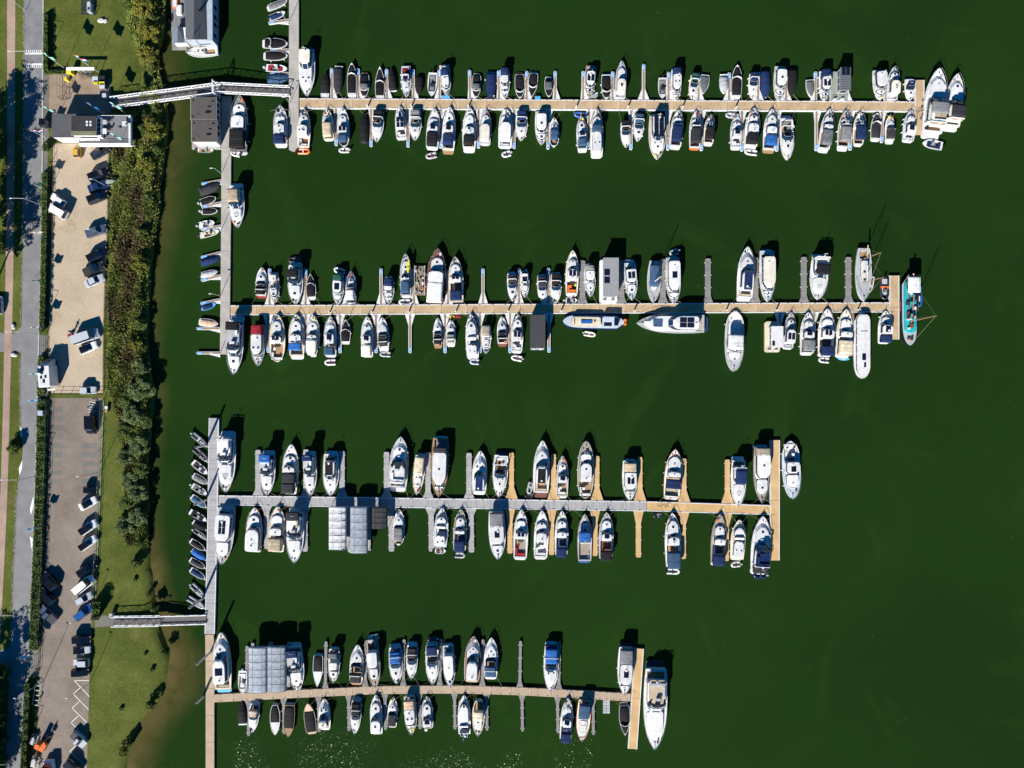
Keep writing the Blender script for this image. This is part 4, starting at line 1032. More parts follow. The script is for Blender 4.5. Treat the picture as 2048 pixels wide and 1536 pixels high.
CROWN = {k: (crown_mesh('crown', R, hz, n, sz, m), trunk_mesh(h, r, R, hz), h+hz*.55) for k, (R, hz, n, sz, m, h, r) in dict(
    oak=(3.6, 3.0, 4200, .24, LEAF, 4.2, .22), ash=(3.0, 3.4, 3600, .22, LEAF, 4.6, .2), willow=(2.6, 2.0, 12000, .15, WILLOW, 1.2, .14), bushy=(2.1, 1.6, 9000, .14, LEAF, .9, .1),
    willow2=(2.0, 1.7, 9000, .14, WILLOW, 1.0, .12), gold=(2.1, 1.5, 9000, .14, GOLD, .8, .1), shrub=(1.3, 1.1, 4500, .12, LEAF, .5, .07), tuft=(.55, .5, 500, .15, LEAF, .25, .05)).items()}
def tree(kind, px, py, s_, name, label, cat, group, rz=0, zs=1):
    c, t, z = CROWN[kind]; p = P(px, py, LZ); root = empty(name, (p.x, p.y, LZ-.15), rz); root.scale = (s_, s_, s_*zs)
    link('trunk', t, root); o = link('crown', c, root, (0, 0, z)); tag(root, label, cat, group); return root
for i, (x, y, k, s_) in enumerate(((-4,290,'oak',1.15), (6,318,'ash',.8), (-14,345,'oak',1.0), (3,388,'ash',1.0), (-6,428,'oak',.9), (4,486,'oak',1.0), (-2,552,'ash',1.05), (-26,1392,'oak',1.2), (-30,1478,'ash',1.2), (-34,1575,'oak',1.2))):
    tree(k, x, y, s_, 'roadside_tree', '%s tree of the roadside row by the footpath, counted from top' % ordw(i+1), 'tree', 'trees along the footpath', i*1.3)
for i, (x, y, k, s_, zs) in enumerate(((290,735,'willow2',1.0,1), (258,748,'shrub',1.2,1), (292,782,'willow',1.1,1), (262,800,'bushy',1.0,1), (276,828,'willow2',1.2,1), (298,842,'bushy',.9,1), (262,866,'bushy',1.05,1), (286,890,'willow',1.0,1), (262,915,'willow2',1.05,1), (290,938,'bushy',1.0,1),
        (268,960,'willow',.9,1), (286,985,'willow2',1.1,1), (262,1005,'bushy',.9,.9), (284,1030,'willow2',1.15,.9), (262,1050,'willow2',1.2,1))):
    tree(k, x-4, y, s_*.82, 'willow_shrub', '%s %s bush from top on the lower waterside bank' % (ordw(i+1), 'grey-green willow' if k.startswith('w') else 'leafy green'), 'bush', 'willow bushes on the bank', i*2.1, zs*.72)
for i, (x, y, k, s_) in enumerate(((296,20,'gold',1.1), (305,70,'gold',1.0), (268,12,'shrub',1.2), (302,112,'gold',.9), (316,225,'shrub',.8), (296,262,'shrub',1.0), (312,262,'gold',.9), (300,330,'gold',.8), (282,5,'shrub',1.3), (314,40,'shrub',1.0),
        (318,300,'shrub',.9), (300,400,'shrub',.9), (292,470,'shrub',1.0), (285,530,'gold',.8), (280,600,'shrub',.9), (284,650,'shrub',1.0), (276,690,'gold',.7))):
    tree(k, x, y, s_, 'waterside_bush', '%s %s bush from top on the reedy waterside bank' % (ordw(i+1), 'yellowing' if k == 'gold' else 'dark green'), 'bush', 'bushes among the reeds', i*1.7)
for i, (x, y, s_, k) in enumerate(((275,1125,1.0,'shrub'), (272,1158,.9,'tuft'), (298,1189,1.0,'tuft'), (312,1212,.9,'shrub'), (334,1300,.9,'shrub'), (292,1307,.8,'tuft'), (306,1338,1.0,'tuft'), (305,1408,1.0,'shrub'), (244,1416,.9,'tuft'), (262,1482,.8,'shrub'), (250,1500,.6,'gold'))):
    tree(k, x, y, s_*.8, 'lawn_bush', '%s small bush from top on the lower shoreside lawn' % ordw(i+1), 'bush', 'small bushes on the lawn', i)
for i, (x, y, s_) in enumerate(((8,1340,1.5), (4,1385,1.6), (7,1430,1.5), (2,1475,1.7), (4,1520,1.6), (33,862+30,1.1))):
    tree('shrub', x if i < 5 else 34, y, s_, 'roadside_bush', ('%s dense bush beside the junction at lower edge of road' % ordw(i+1)) if i < 5 else 'clipped oval bush planted in the road narrowing', 'bush', 'bushes beside the road', i)
def hedge(tab, h, label, dens=95, m=None, name='hedge'):
    y0, y1 = tab[0][0], tab[-1][0]; n = int((y1-y0)/S*(tab[0][2]-tab[0][1])/S*dens*(1+h*.4)); ys_ = nr.uniform(y0, y1, n); pts = []
    core = MB(); st_ = list(np.arange(y0, y1, 10))+[y1]; rs = []
    for y in st_:
        xl, xr = poly_interp(tab, y, 1)+1.5, poly_interp(tab, y, 2)-1.5; k = lambda x, z: tuple(P(x, y, z))
        rs.append([k(xl, LZ), k(xl, LZ+h*.85), k(xr, LZ+h*.85), k(xr, LZ)])
    for y in ys_:
        xl, xr = poly_interp(tab, y, 1), poly_interp(tab, y, 2); t = nr.random(); e = nr.random()
        z = LZ+h*(1+.12*math.sin(y*.3)+nr.normal(0, .06)) if e < .6 else LZ+h*nr.random(); x = xl+(xr-xl)*t if e < .6 else (xl if t < .5 else xr)+nr.normal(0, .6)
        q = P(x, y, z); pts.append((q.x, q.y, q.z))
    c = P((tab[0][1]+tab[0][2])/2, (y0+y1)/2, LZ); root = empty(name, (c.x, c.y, LZ)); pts = np.array(pts)-np.array([c.x, c.y, LZ])
    o = link('foliage', leaf_mesh('foliage', pts, .16, m or HEDGE, nr.uniform(.3, .7)), root)
    core.rings([[(p[0]-c.x, p[1]-c.y, p[2]-LZ) for p in r] for r in rs]); core.obj('branch_core', mat('hedge_wood', (.012,.016,.006), .95), root)
    tag(root, label, 'hedge'); return root
hedge([(28,87.5,95), (140,87,95)], 1.3, 'dark hedge between road and upper lawn')
hedge([(345,84,94), (460,83,93), (560,81,91), (664,79,88)], 1.2, 'long clipped hedge along the gravel car park')
hedge([(286,86,96), (303,86,96)], 1.2, 'short hedge stub beside the clubhouse pavement')
hedge([(714,77,87), (792,75,88)], 1.1, 'hedge beside the parked camper van')
hedge([(798,75,90), (900,73,90), (1000,70,87), (1100,67,84), (1200,62,80), (1300,59,75)], 1.0, 'long overgrown hedge along the paved car park', 70)
hedge([(1366,50,59), (1450,46,56), (1600,38,48)], 1.5, 'bright clipped hedge at the lower end of the road', 110)
hedge([(1204,186,200), (1240,183,197)], 2.2, 'square clipped hedge block at the lower gangway', 120)
hedge([(141,90,126), (148,90,126)], .9, 'low hedge at the top edge of the entrance plaza')
# reeds and rough growth on the bank: nobody could count these
def reeds():
    pts = []; tints = []; tops = []
    right = lambda y: poly_interp(SHORE, y)-2
    left = [(-20,255),(60,262),(110,285),(170,290),(230,285),(292,232),(330,231),(460,228),(560,223),(660,221),(780,222),(830,240),(900,252),(960,255),(1060,252),(1085,262),(1090,300)]
    n = 150000; ys_ = nr.uniform(-20, 1090, n); sel = []
    for y in ys_:
        a, b_ = poly_interp(left, y), right(y)
        if b_-a < 4: continue
        x = a+(b_-a)*nr.random()
        cl = math.sin(x*.21+y*.05)+math.sin(x*.07-y*.11+2)+math.sin(y*.037+x*.02)
        if cl+nr.normal(0, .8) < -1.3: continue
        sel.append((x, y, cl))
    v = []; f = []; tt = []
    for x, y, cl in sel:
        h = (.75+.18*cl+nr.random()*.65)*(.75 if y < 300 else 1); zb = LZ if x < poly_interp(SHORE, y)-14 else .3
        p = P(x, y, zb); a = nr.random()*6.28; le = nr.normal(0, .26, 2); w = .025+.05*nr.random()
        dx, dy = math.cos(a)*w, math.sin(a)*w; o = len(v)
        v += [(p.x-dx, p.y-dy, zb-.05), (p.x+dx, p.y+dy, zb-.05), (p.x+dx*1.6+le[0]*.5, p.y+dy*1.6+le[1]*.5, zb+h*.7), (p.x-dx*1.6+le[0]*.5, p.y-dy*1.6+le[1]*.5, zb+h*.7), (p.x+le[0]*1.3, p.y+le[1]*1.3, zb+h)]
        f += [(o, o+1, o+2, o+3), (o+3, o+2, o+4)]; e_ = (poly_interp(SHORE, y)-x); bz = math.sin(x*.045+y*.021+1)+math.sin(x*.11-y*.033)+math.sin(y*.058-.6+x*.03); t_ = .47+.15*bz+nr.normal(0, .13)+(.28 if e_ < 22 else 0)+(.22 if y < 200 else 0)-.16*(250 < x < 290 and 380 < y < 720); tt += [t_, t_+.12]
    me = bpy.data.meshes.new('reeds'); me.from_pydata(v, [], f); me.materials.append(REED)
    at = me.attributes.new('tint', 'FLOAT', 'FACE'); at.data.foreach_set('value', np.clip(tt, 0, 1).astype(np.float32))
    o = link('reed_vegetation', me); o['kind'] = 'stuff'; o['label'] = 'dense olive and brown reeds covering the waterside bank'; o['category'] = 'reeds'
reeds()
# ------------------------------------------------------------------ pontoons and walkways
def planks(name, c1, c2, sc_=1.0):
    m = bpy.data.materials.new(name); m.use_nodes = True; n = m.node_tree.nodes; l = m.node_tree.links; b = n['Principled BSDF']
    tc = n.new('ShaderNodeTexCoord'); w = n.new('ShaderNodeTexWave'); w.inputs['Scale'].default_value = sc_; w.inputs['Distortion'].default_value = .15
    w.bands_direction = 'X'; l.new(tc.outputs['Object'], w.inputs['Vector'])
    t = n.new('ShaderNodeTexNoise'); t.inputs['Scale'].default_value = .9; t.inputs['Detail'].default_value = 6; l.new(tc.outputs['Object'], t.inputs['Vector'])
    mp = n.new('ShaderNodeMapping'); mp.inputs['Scale'].default_value = (6, .25, 1); l.new(tc.outputs['Object'], mp.inputs[0])
    t2 = n.new('ShaderNodeTexNoise'); t2.inputs['Scale'].default_value = 1; t2.inputs['Detail'].default_value = 2; l.new(mp.outputs[0], t2.inputs['Vector'])
    ad = n.new('ShaderNodeMath'); ad.operation = 'MULTIPLY_ADD'; ad.inputs[1].default_value = .35; l.new(w.outputs['Fac'], ad.inputs[0])
    ad2 = n.new('ShaderNodeMath'); ad2.operation = 'MULTIPLY_ADD'; ad2.inputs[1].default_value = .9; l.new(t2.outputs[0], ad2.inputs[0])
    mu = n.new('ShaderNodeMath'); mu.operation = 'MULTIPLY'; mu.inputs[1].default_value = .35; l.new(t.outputs[0], mu.inputs[0])
    l.new(mu.outputs[0], ad2.inputs[2]); l.new(ad2.outputs[0], ad.inputs[2])
    r = n.new('ShaderNodeValToRGB'); r.color_ramp.elements[0].position = .5; r.color_ramp.elements[1].position = 1.0
    r.color_ramp.elements[0].color = (*c2, 1); r.color_ramp.elements[1].color = (*c1, 1); l.new(ad.outputs[0], r.inputs[0]); l.new(r.outputs[0], b.inputs['Base Color'])
    b.inputs['Roughness'].default_value = .8; M[name] = m; return m
TAN = mat('tan_decking', (.45,.33,.20), .85, col2=(.33,.23,.13), scale=.7, det=12)
SAND = mat('sand_grp_decking', (.51,.34,.16), .85, col2=(.40,.255,.11), scale=.5, det=12)
GREYW = planks('weathered_planks', (.34,.335,.34), (.19,.185,.185), 1.6)
DARKW = planks('dark_weathered_planks', (.22,.21,.205), (.11,.105,.10), 1.6)
CONC = mat('walkway_concrete', (.36,.34,.31), .9, col2=(.27,.25,.22), scale=.7, det=8)
EDGE = mat('pontoon_edge', (.60,.61,.62), .5, .1, 2)
BLUEP = mat('blue_plate', (.03,.26,.62), .4, .1, 2)
BROWN = mat('finger_decking', (.27,.185,.115), .85, col2=(.20,.135,.085), scale=1.4, det=6)
DZ = .52
def local(root): 
    o = root.location
    return lambda px, py, z=DZ: tuple(P(px, py, z)-o)
def flat(mb, pts, z0, z1, mi=0):
    """prism from a list of local (x, y) points, wound either way"""
    a = sum(p[0]*q[1]-q[0]*p[1] for p, q in zip(pts, pts[1:]+pts[:1]))
    if a < 0: pts = pts[::-1]
    mb.rings([[(p[0], p[1], z) for p in pts] for z in (z0, z1)], mi)
def walk(name, label, cl, w, m, seg, beams=True, z=DZ, fl=None, joint=.05, rot=False):
    """floating walkway along centre line cl (plan points); panels of length seg, edge beams either side"""
    p0 = P(*cl[0], z); root = empty(name, (p0.x, p0.y, 0)); tag(root, label, 'pontoon')
    pts = [Vector(P(x, y, z).xy)-p0.xy for x, y in cl]; hw = w/S/2
    L = [0]
    for a, b in zip(pts, pts[1:]): L.append(L[-1]+(b-a).length)
    def at(d):
        for i in range(len(pts)-1):
            if d <= L[i+1] or i == len(pts)-2:
                t = (d-L[i])/(L[i+1]-L[i]); return pts[i].lerp(pts[i+1], t), (pts[i+1]-pts[i]).normalized()
    n = max(1, round(L[-1]/(seg/S))); sl = L[-1]/n
    for i in range(n):
        (a, da), (b, db) = at(i*sl+joint/2), at((i+1)*sl-joint/2); hh = hw-(.16 if beams else 0)
        c = (a+b)/2; d = (b-a); ang = math.atan2(d.y, d.x); ln = d.length/2
        mb = MB(); mb.box(-ln, ln, -hh, hh, .1, z, 0)
        o = mb.obj('deck_panel', m(i/n) if callable(m) else m, root); o.location = (c.x, c.y, 0); o.rotation_euler = (0, 0, ang)
        if beams:
            for sd in (1, -1):
                mb = MB(); mb.box(-ln, ln, sd*hh if sd > 0 else -hw, hw if sd > 0 else -hh, -.1, z+.035); q = mb.obj('edge_beam', EDGE, root); q.location = o.location; q.rotation_euler = o.rotation_euler
        mb = MB(); mb.box(-ln*.9, ln*.9, -hh*.85, hh*.85, -.35, .1); q = mb.obj('float', CONC, root); q.location = o.location; q.rotation_euler = o.rotation_euler
    return root
def finger(root, bx, by, tx, ty, kind='blue', w=6.0, gl=9, gr=9):
    """berth finger from the walkway edge (bx, by) to its tip (tx, ty)"""
    a, b = P(bx, by, DZ)-root.location, P(tx, ty, DZ)-root.location; d = (b-a); Lf = Vector(d.xy).length; ang = math.atan2(d.y, d.x); hw = w/S/2; z = DZ-.03
    f = empty('finger_pier', (a.x, a.y, 0), ang); f.parent = root
    m = {'blue': EDGE, 'wood': GREYW, 'dark': DARKW, 'sand': SAND, 'brown': BROWN}[kind]
    mb = MB(); e = .18
    flat(mb, [(0, -hw), (Lf-e, -hw), (Lf, -hw*.6), (Lf, hw*.6), (Lf-e, hw), (0, hw)], .15, z-.03 if kind == 'blue' else z); mb.obj('frame' if kind == 'blue' else 'deck_boards', m, f)
    gln = {'blue': 2.4, 'wood': 1.5, 'dark': 1.5, 'sand': 2.6, 'brown': 1.2}[kind]
    for sd, g in ((1, gl), (-1, gr)):
        if g: mb = MB(); flat(mb, [(0, sd*hw), (gln, sd*hw), (.0, sd*(hw+g/S))], .2, z-.035 if kind == 'blue' else z-.005); mb.obj('gusset', m, f)
    if kind == 'blue':
        mb = MB(); mb.box(.05, Lf-1.35, -hw*.62, hw*.62, z-.06, z); mb.obj('walking_deck', BROWN, f)
        mb = MB(); mb.box(Lf-1.3, Lf-.12, -hw*.62, hw*.62, z-.06, z+.01)
        for k in range(3): mb.box(Lf-1.05+k*.26, Lf-.93+k*.26, -hw*.3, hw*.3, z+.008, z+.016, 1)
        mb.obj('number_plate', [BLUEP, WHITE], f)
    else:
        mb = MB(); 
        for k in range(3):
            for sd in (1, -1): mb.tube([(Lf*(.35+.28*k), sd*(hw+.06), .1), (Lf*(.35+.28*k), sd*(hw+.06), z+.02)], .07, 5)
        mb.obj('side_fender', WHITE, f)
    return f
def pedestal(root, px, py):
    o = P(px, py, DZ)-root.location; mb = MB(); mb.box(-.14, .14, -.11, .11, 0, 1.15, 0, .04); mb.box(-.12, .12, -.115, .115, .75, 1.0, 1)
    q = mb.obj('power_pedestal', [EDGE, BLUEP], root); q.location = (o.x, o.y, DZ)
def cleats(root, cl, w, n):
    mb = MB(); pts = [P(x, y, DZ)-root.location for x, y in cl]
    for i in range(n):
        t = (i+.5)/n*(len(pts)-1); k = int(t); p = pts[k].lerp(pts[min(k+1, len(pts)-1)], t-k); d = (pts[min(k+1, len(pts)-1)]-pts[k]).normalized(); nn = Vector((-d.y, d.x, 0))
        for sd in (1, -1):
            q = p+nn*sd*(w/S/2-.15); mb.tube([q-d*.16+Vector((0,0,.1)), q+d*.16+Vector((0,0,.1))], .035, 4); mb.tube([q, q+Vector((0,0,.1))], .03, 4)
    mb.obj('mooring_cleats', ALU, root)['kind'] = 'stuff'
def mid(cl, x):
    for a, b in zip(cl, cl[1:]):
        if x <= b[0]: t = (x-a[0])/(b[0]-a[0]); return a[1]+(b[1]-a[1])*t
    return cl[-1][1]
# top pontoon
CL = [(599, 206.7), (1829, 213.3)]
r1 = walk('floating_pontoon', 'top tan pontoon carrying the uppermost rows of boats', CL, 20, TAN, 52.7)
for x, ty in ((664,136),(717,137),(774,138),(827,138),(879,140),(940,140),(998,141),(1053,142),(1110,142),(1166,142),(1225,143),(1287,128),(1337,144),(1397,146),(1458,145),(1516,144),(1572,145),(1631,143),(1693,150),(1772,148)):
    finger(r1, x, mid(CL, x)-10, x+(.5 if x > 1000 else -1), ty, 'blue', 6.2, *((9, 9) if x in (1287,1458,1516,1572,1397,1693) else ((8, 0) if x in (879,1631) else (0, 8) if x < 900 else (2, 8))))
for x, ty in ((672,291),(742,293),(816,294),(881,296),(957,296),(1028,297),(1096,298),(1178,298),(1262,299),(1336,300),(1403,301),(1484,302),(1554,302),(1633,301),(1701,300),(1764,285)):
    finger(r1, x, mid(CL, x)+10, x, ty, 'blue', 6.2, 7, 2)
for x in (736,823,937,1152,1255,1364,1470): pedestal(r1, x, mid(CL, x)+6)
cleats(r1, CL, 20, 46)
ET = [(1839, 160), (1838.5, 269)]
r1e = walk('pontoon_head', 'tan cross pontoon closing the outer end of top pontoon', ET, 19, TAN, 55)
# second pontoon
CL = [(461, 620.5), (1100, 617.5), (1779, 614.5)]
r2 = walk('floating_pontoon', 'second tan pontoon from top, with blue-ended fingers near shore', CL, 19.5, TAN, 53)
for x, ty in ((539,537),(611,537),(694,552),(762,537),(828,538),(896,540),(966,537),(1038,537),(1097,536)): finger(r2, x, mid(CL, x)-9.5, x, ty, 'blue', 6.2, 7, 7)
for x, ty in ((536,705),(611,705),(680,706),(752,706),(820,706),(890,706),(960,706),(1020,706),(1098,705),(1560,660),(1628,660)): finger(r2, x, mid(CL, x)+9.5, x, ty, 'blue', 6.2, 7, 7)
for x, ty in ((1165,521),(1243,520),(1326,518),(1416,517),(1511,515),(1608,514),(1697,514)): finger(r2, x, mid(CL, x)-9.5, x, ty, 'dark', 11, 5, 5)
finger(r2, 1703, mid(CL, 1703)+9.5, 1702, 712, 'brown', 11, 0, 0)
for x in (660,745,818,912,1016,1122,1268,1452,1552,1715): pedestal(r2, x, mid(CL, x)+5)
cleats(r2, CL, 19.5, 50)
r2e = walk('pontoon_head', 'tan cross pontoon closing the outer end of second pontoon', [(1788.5, 551), (1788.5, 679)], 19.5, TAN, 64)
# third pontoon: grey boards near shore, sand decking outside
CL = [(437, 1000.5), (1293, 1012.5)]; CL2 = [(1293.5, 1012.5), (1541, 1020)]
r3 = walk('floating_pontoon', 'third pontoon with grey weathered boards and pale edge beams', CL, 19.5, GREYW, 78)
for x, ty in ((516,900),(612,899),(684,902),(773,904),(856,905),(938,906)): finger(r3, x, mid(CL, x)-9.5, x, ty, 'wood', 10.5, 6, 6)
for x, ty in ((533,1098),(609,1103),(700,1105),(782,1103),(862,1103),(942,1105)): finger(r3, x, mid(CL, x)+9.5, x+1, ty, 'wood', 10.5, 6, 6)
for x, ty in ((1023,905),(1107,908),(1194,912),(1280,914)): finger(r3, x, mid(CL, x)-9.5, x, ty, 'sand', 9.5, 8, 8)
for x, ty in ((1020,1107),(1103,1110),(1190,1112),(1277,1115)): finger(r3, x, mid(CL, x)+9.5, x, ty, 'sand', 10, 5, 5)
cleats(r3, CL, 19.5, 30)
r3b = walk('floating_pontoon', 'outer sand-coloured stretch of the third pontoon', CL2, 19.5, SAND, 82)
for x, ty in ((1368,917),(1455,919)): finger(r3b, x, mid(CL2, x)-9.5, x, ty, 'sand', 9.5, 8, 8)
for x, ty in ((1367,1118),(1453,1122)): finger(r3b, x, mid(CL2, x)+9.5, x, ty, 'sand', 9.5, 7, 7)
r3e = walk('pontoon_head', 'long sand-coloured cross pontoon closing the third pontoon', [(1550, 880), (1549.5, 1121)], 19, SAND, 120)
# bottom pontoon, bowed
CL = [(428, 1397), (600, 1387.5), (760, 1380), (920, 1379), (1040, 1382.5), (1170, 1389.5), (1261, 1395)]
r4 = walk('floating_pontoon', 'bottom pontoon, bowed, with thin wooden fingers', CL, 15.5, mat('worn_tan_boards', (.38,.29,.205), .85, col2=(.30,.225,.155), scale=1.0, det=7), 40, beams=False)
for x, ty in ((494,1292),(652,1283),(732,1282),(808,1279),(881,1278),(966,1279),(1041,1282),(1119,1284)): finger(r4, x-1.5, mid(CL, x)-7.5, x, ty, 'dark', 5.5, 4, 4)
for x, ty in ((497,1472),(568,1468),(638,1464),(698,1462),(771,1460),(840,1458),(910,1459),(974,1461),(1045,1463),(1116,1466),(1187,1470)): finger(r4, x-1, mid(CL, x)+7.5, x, ty, 'dark', 5.5, 4, 4)
cleats(r4, CL, 15.5, 40)
r4e = walk('pontoon_head', 'slanting sand-coloured cross pontoon closing the bottom pontoon', [(1278.5, 1297), (1265, 1498)], 18.5, SAND, 100)
# walkways
w1 = walk('concrete_walkway', 'upper concrete walkway leading from gangway to top pontoon', [(588, -60), (587.5, 292)], 19.5, CONC, 98, beams=False)
mb = MB(); f = local(w1); flat(mb, [f(578, 290)[:2], f(597.5, 290)[:2], f(597, 296)[:2], f(587, 303)[:2], f(578, 299)[:2]], .1, DZ-.01); mb.obj('end_plate', CONC, w1)
for x0, y0, x1, y1 in ((578,100,541,101),(578,147,540,148),(578,40,537,46)): finger(w1, x0, y0, x1, y1, 'blue', 6, 6, 0)
w2 = walk('concrete_walkway', 'second concrete walkway below the floating office', [(453, 192), (452, 450), (449.5, 709)], 19, CONC, 100, beams=False)
for x0, y0, x1, y1 in ((443,361,403,368),(443,405,403,414),(442,452,402,459),(442,505,402,515),(441,551,402,561),(441,599,401,607),(440,657,393,657),(440,706,393,706)): finger(w2, x0, y0, x1, y1, 'blue', 5.5, 6, 0)
w3 = walk('wooden_walkway', 'long grey wooden walkway to the third pontoon', [(428, 836), (425, 1050), (419.5, 1268)], 20, GREYW, 60)
w3b = walk('tan_walkway', 'tan walkway running to the bottom edge below the wooden one', [(419, 1269), (420, 1340), (420, 1700)], 17, mat('worn_tan_boards', (.4,.3,.2)), 55, beams=False)
for y0 in (895,925,948,968,990,1016,1043,1062,1080,1102,1121,1138,1160,1196,1218):
    x0 = 418-(y0-836)*.021; finger(w3, x0, y0, x0-17, y0-12, 'wood', 2.6, 0, 0)

# ------------------------------------------------------------------ gangways
def gangway(name, label, a, b, w, za, zb, h=1.0, deckm=None):
    p, q = P(*a, (za+zb)/2), P(*b, (za+zb)/2); d = q-p; L = Vector(d.xy).length
    root = empty(name, (p.x, p.y, 0), math.atan2(d.y, d.x)); tag(root, label, 'gangway'); hw = w/S/2
    zz = lambda x: za+(zb-za)*x/L
    mb = MB(); mb.add([(0,-hw+.2,za),(L,-hw+.2,zb),(L,hw-.2,zb),(0,hw-.2,za),(0,-hw+.2,za-.15),(L,-hw+.2,zb-.15),(L,hw-.2,zb-.15),(0,hw-.2,za-.15)], [(0,1,2,3),(7,6,5,4),(0,4,5,1),(1,5,6,2),(2,6,7,3),(3,7,4,0)])
    mb.obj('gangway_deck', deckm or mat('dark_gangway_boards', (.13,.12,.115), .85, .3, 3, kind='planks'), root)
    for sd in (1, -1):
        mb = MB(); y = sd*(hw-.08); n = max(4, int(L/1.3))
        for t in (0, h): mb.rings([[(x, y-.06, zz(x)+t-.05), (x, y+.06, zz(x)+t-.05), (x, y+.06, zz(x)+t+.05), (x, y-.06, zz(x)+t+.05)] for x in (0, L)])
        for i in range(n+1):
            x = L*i/n; mb.tube([(x, y, zz(x)), (x, y, zz(x)+h)], .06, 4)
            if i < n: x2 = L*(i+1)/n; e = i % 2; mb.tube([(x, y, zz(x)+h*e), (x2, y, zz(x2)+h*(1-e))], .05, 4)
        mb.obj('truss_side', WHITE, root)
    return root
gangway('gangway', 'white truss gangway rising from the plaza towards the office', (226, 207), (431, 180), 20, 2.0, 2.0)
gangway('gangway', 'level white truss gangway between office and upper concrete walkway', (437, 180), (578, 182), 19, 1.9, .75)
gangway('gangway', 'lower white gangway from the car park to the wooden walkway', (226, 1242), (322, 1240), 20, 1.4, 1.6, .9)
gangway('gangway', 'low white-edged gangway joining the wooden walkway', (322, 1240), (411, 1240), 19, 1.5, .7, .35)
struct(patch('gangway_apron', [(190,1230),(228,1232),(228,1252),(190,1254)], LZ+.012, LOTG))
# portal where the two upper gangways meet
o = P(434, 180, 2); root = empty('bridge_portal', (o.x, o.y, 0)); mb = MB()
for sd in (1, -1): mb.tube([(0, sd*1.15, -.5), (0, sd*1.15, 4.2)], .14, 6)
mb.tube([(0, -1.15, 4.2), (0, 1.15, 4.2)], .12, 6); mb.tube([(0, -1.15, 3.4), (0, 1.15, 4.1)], .06, 4); mb.obj('portal_frame', WHITE, root)
mb = MB(); mb.box(-.7, .7, -1.3, 1.3, 1.6, 1.9); mb.obj('landing', GREYW, root); tag(root, 'white portal frame where the two upper gangways meet', 'portal')
# piles and lamp posts
def pile(px, py, h, label, r=.28):
    p = P(px, py, 0); root = empty('mooring_pile', (p.x, p.y, 0)); mb = MB(); mb.disc(0, 0, -1, h, r, 12); mb.obj('shaft', ALU, root)
    mb = MB(); mb.disc(0, 0, h+.004, h+.12, r*.9, 12, 0, r*.5); mb.obj('cap', RUB, root); tag(root, label, 'pile', 'steel mooring piles')
for x, y, h, l in ((415,890,5.5,'first steel pile from top beside the wooden walkway'), (413,1000,5.5,'second steel pile from top beside the wooden walkway'), (407,1196,6.5,'third steel pile from top beside the wooden walkway'), (424,1302,7,'tall steel pile through the tan walkway at bottom pontoon'),
                   (408,1392,3.2,'short steel pile at the corner of bottom pontoon'), (1806,640,3.5,'steel pile outside the head of second pontoon')): pile(x, y, h, l, .24)
def lamp(px, py, h, label, arm=1.0, dirx=-1, z0=LZ):
    p = P(px, py, z0); root = empty('lamp_post', (p.x, p.y, z0)); mb = MB(); mb.tube([(0, 0, -.1), (0, 0, h)], .07, 6, r1=.045)
    mb.tube([(0, 0, h), (dirx*arm*.5, 0, h+.12), (dirx*arm, 0, h+.12)], .04, 5); mb.obj('pole', ALU, root)
    mb = MB(); x = dirx*arm; mb.box(x-.24, x+.24, -.09, .09, h+.02, h+.12, 0, .03); mb.obj('lamp_head', EDGE, root); tag(root, label, 'lamp', 'lamp posts')
for x, y, h, l, a, z0 in ((443,347,3.6,'lamp post on second concrete walkway near its top',.6,DZ), (441,592,3.6,'lamp post on second concrete walkway by the tan-covered boat',.6,DZ), (442,462,3.2,'lamp post in the middle of second concrete walkway',.5,DZ), (440,707,3.0,'lamp post at the lower end of second concrete walkway',.5,DZ),
    (577,48,4.5,'lamp post on the upper concrete walkway near the top edge',.6,DZ), (580,206,3.0,'lamp post where upper concrete walkway meets top pontoon',.4,DZ), (700,631,3.2,'lamp post on second pontoon between cruisers',.8,DZ),
    (88,412,6,'street lamp arching over the road by the white cars',2.6,LZ), (90,130,6,'street lamp at the road hump near the plaza',3.2,LZ), (80,668,6,'street lamp opposite the road junction',2.6,LZ), (74,952,6,'street lamp beside the bushy road narrowing',3,LZ), (64,1212,6,'street lamp opposite the black parked cars',3,LZ), (52,22,6,'street lamp near the top of the footpath',2.5,LZ),
    (201,944,7,'tall lamp at the edge of the paved car park',.4,LZ), (181,1226,6,'tall lamp beside the lower gangway entrance',.4,LZ), (180,1366,7,'tall lamp beside the white parking bays',.4,LZ), (88,1362,8,'tall lamp between trailer and road',.4,LZ), (50,1498,6,'street lamp at the lower end of the road',2.5,LZ), (212,470,5.5,'lamp at the reedy edge of gravel car park',.4,LZ), (214,372,5.0,'lamp behind the boat trailer in the gravel car park',.4,LZ)):
    lamp(x, y, h, l, a, -1, z0)

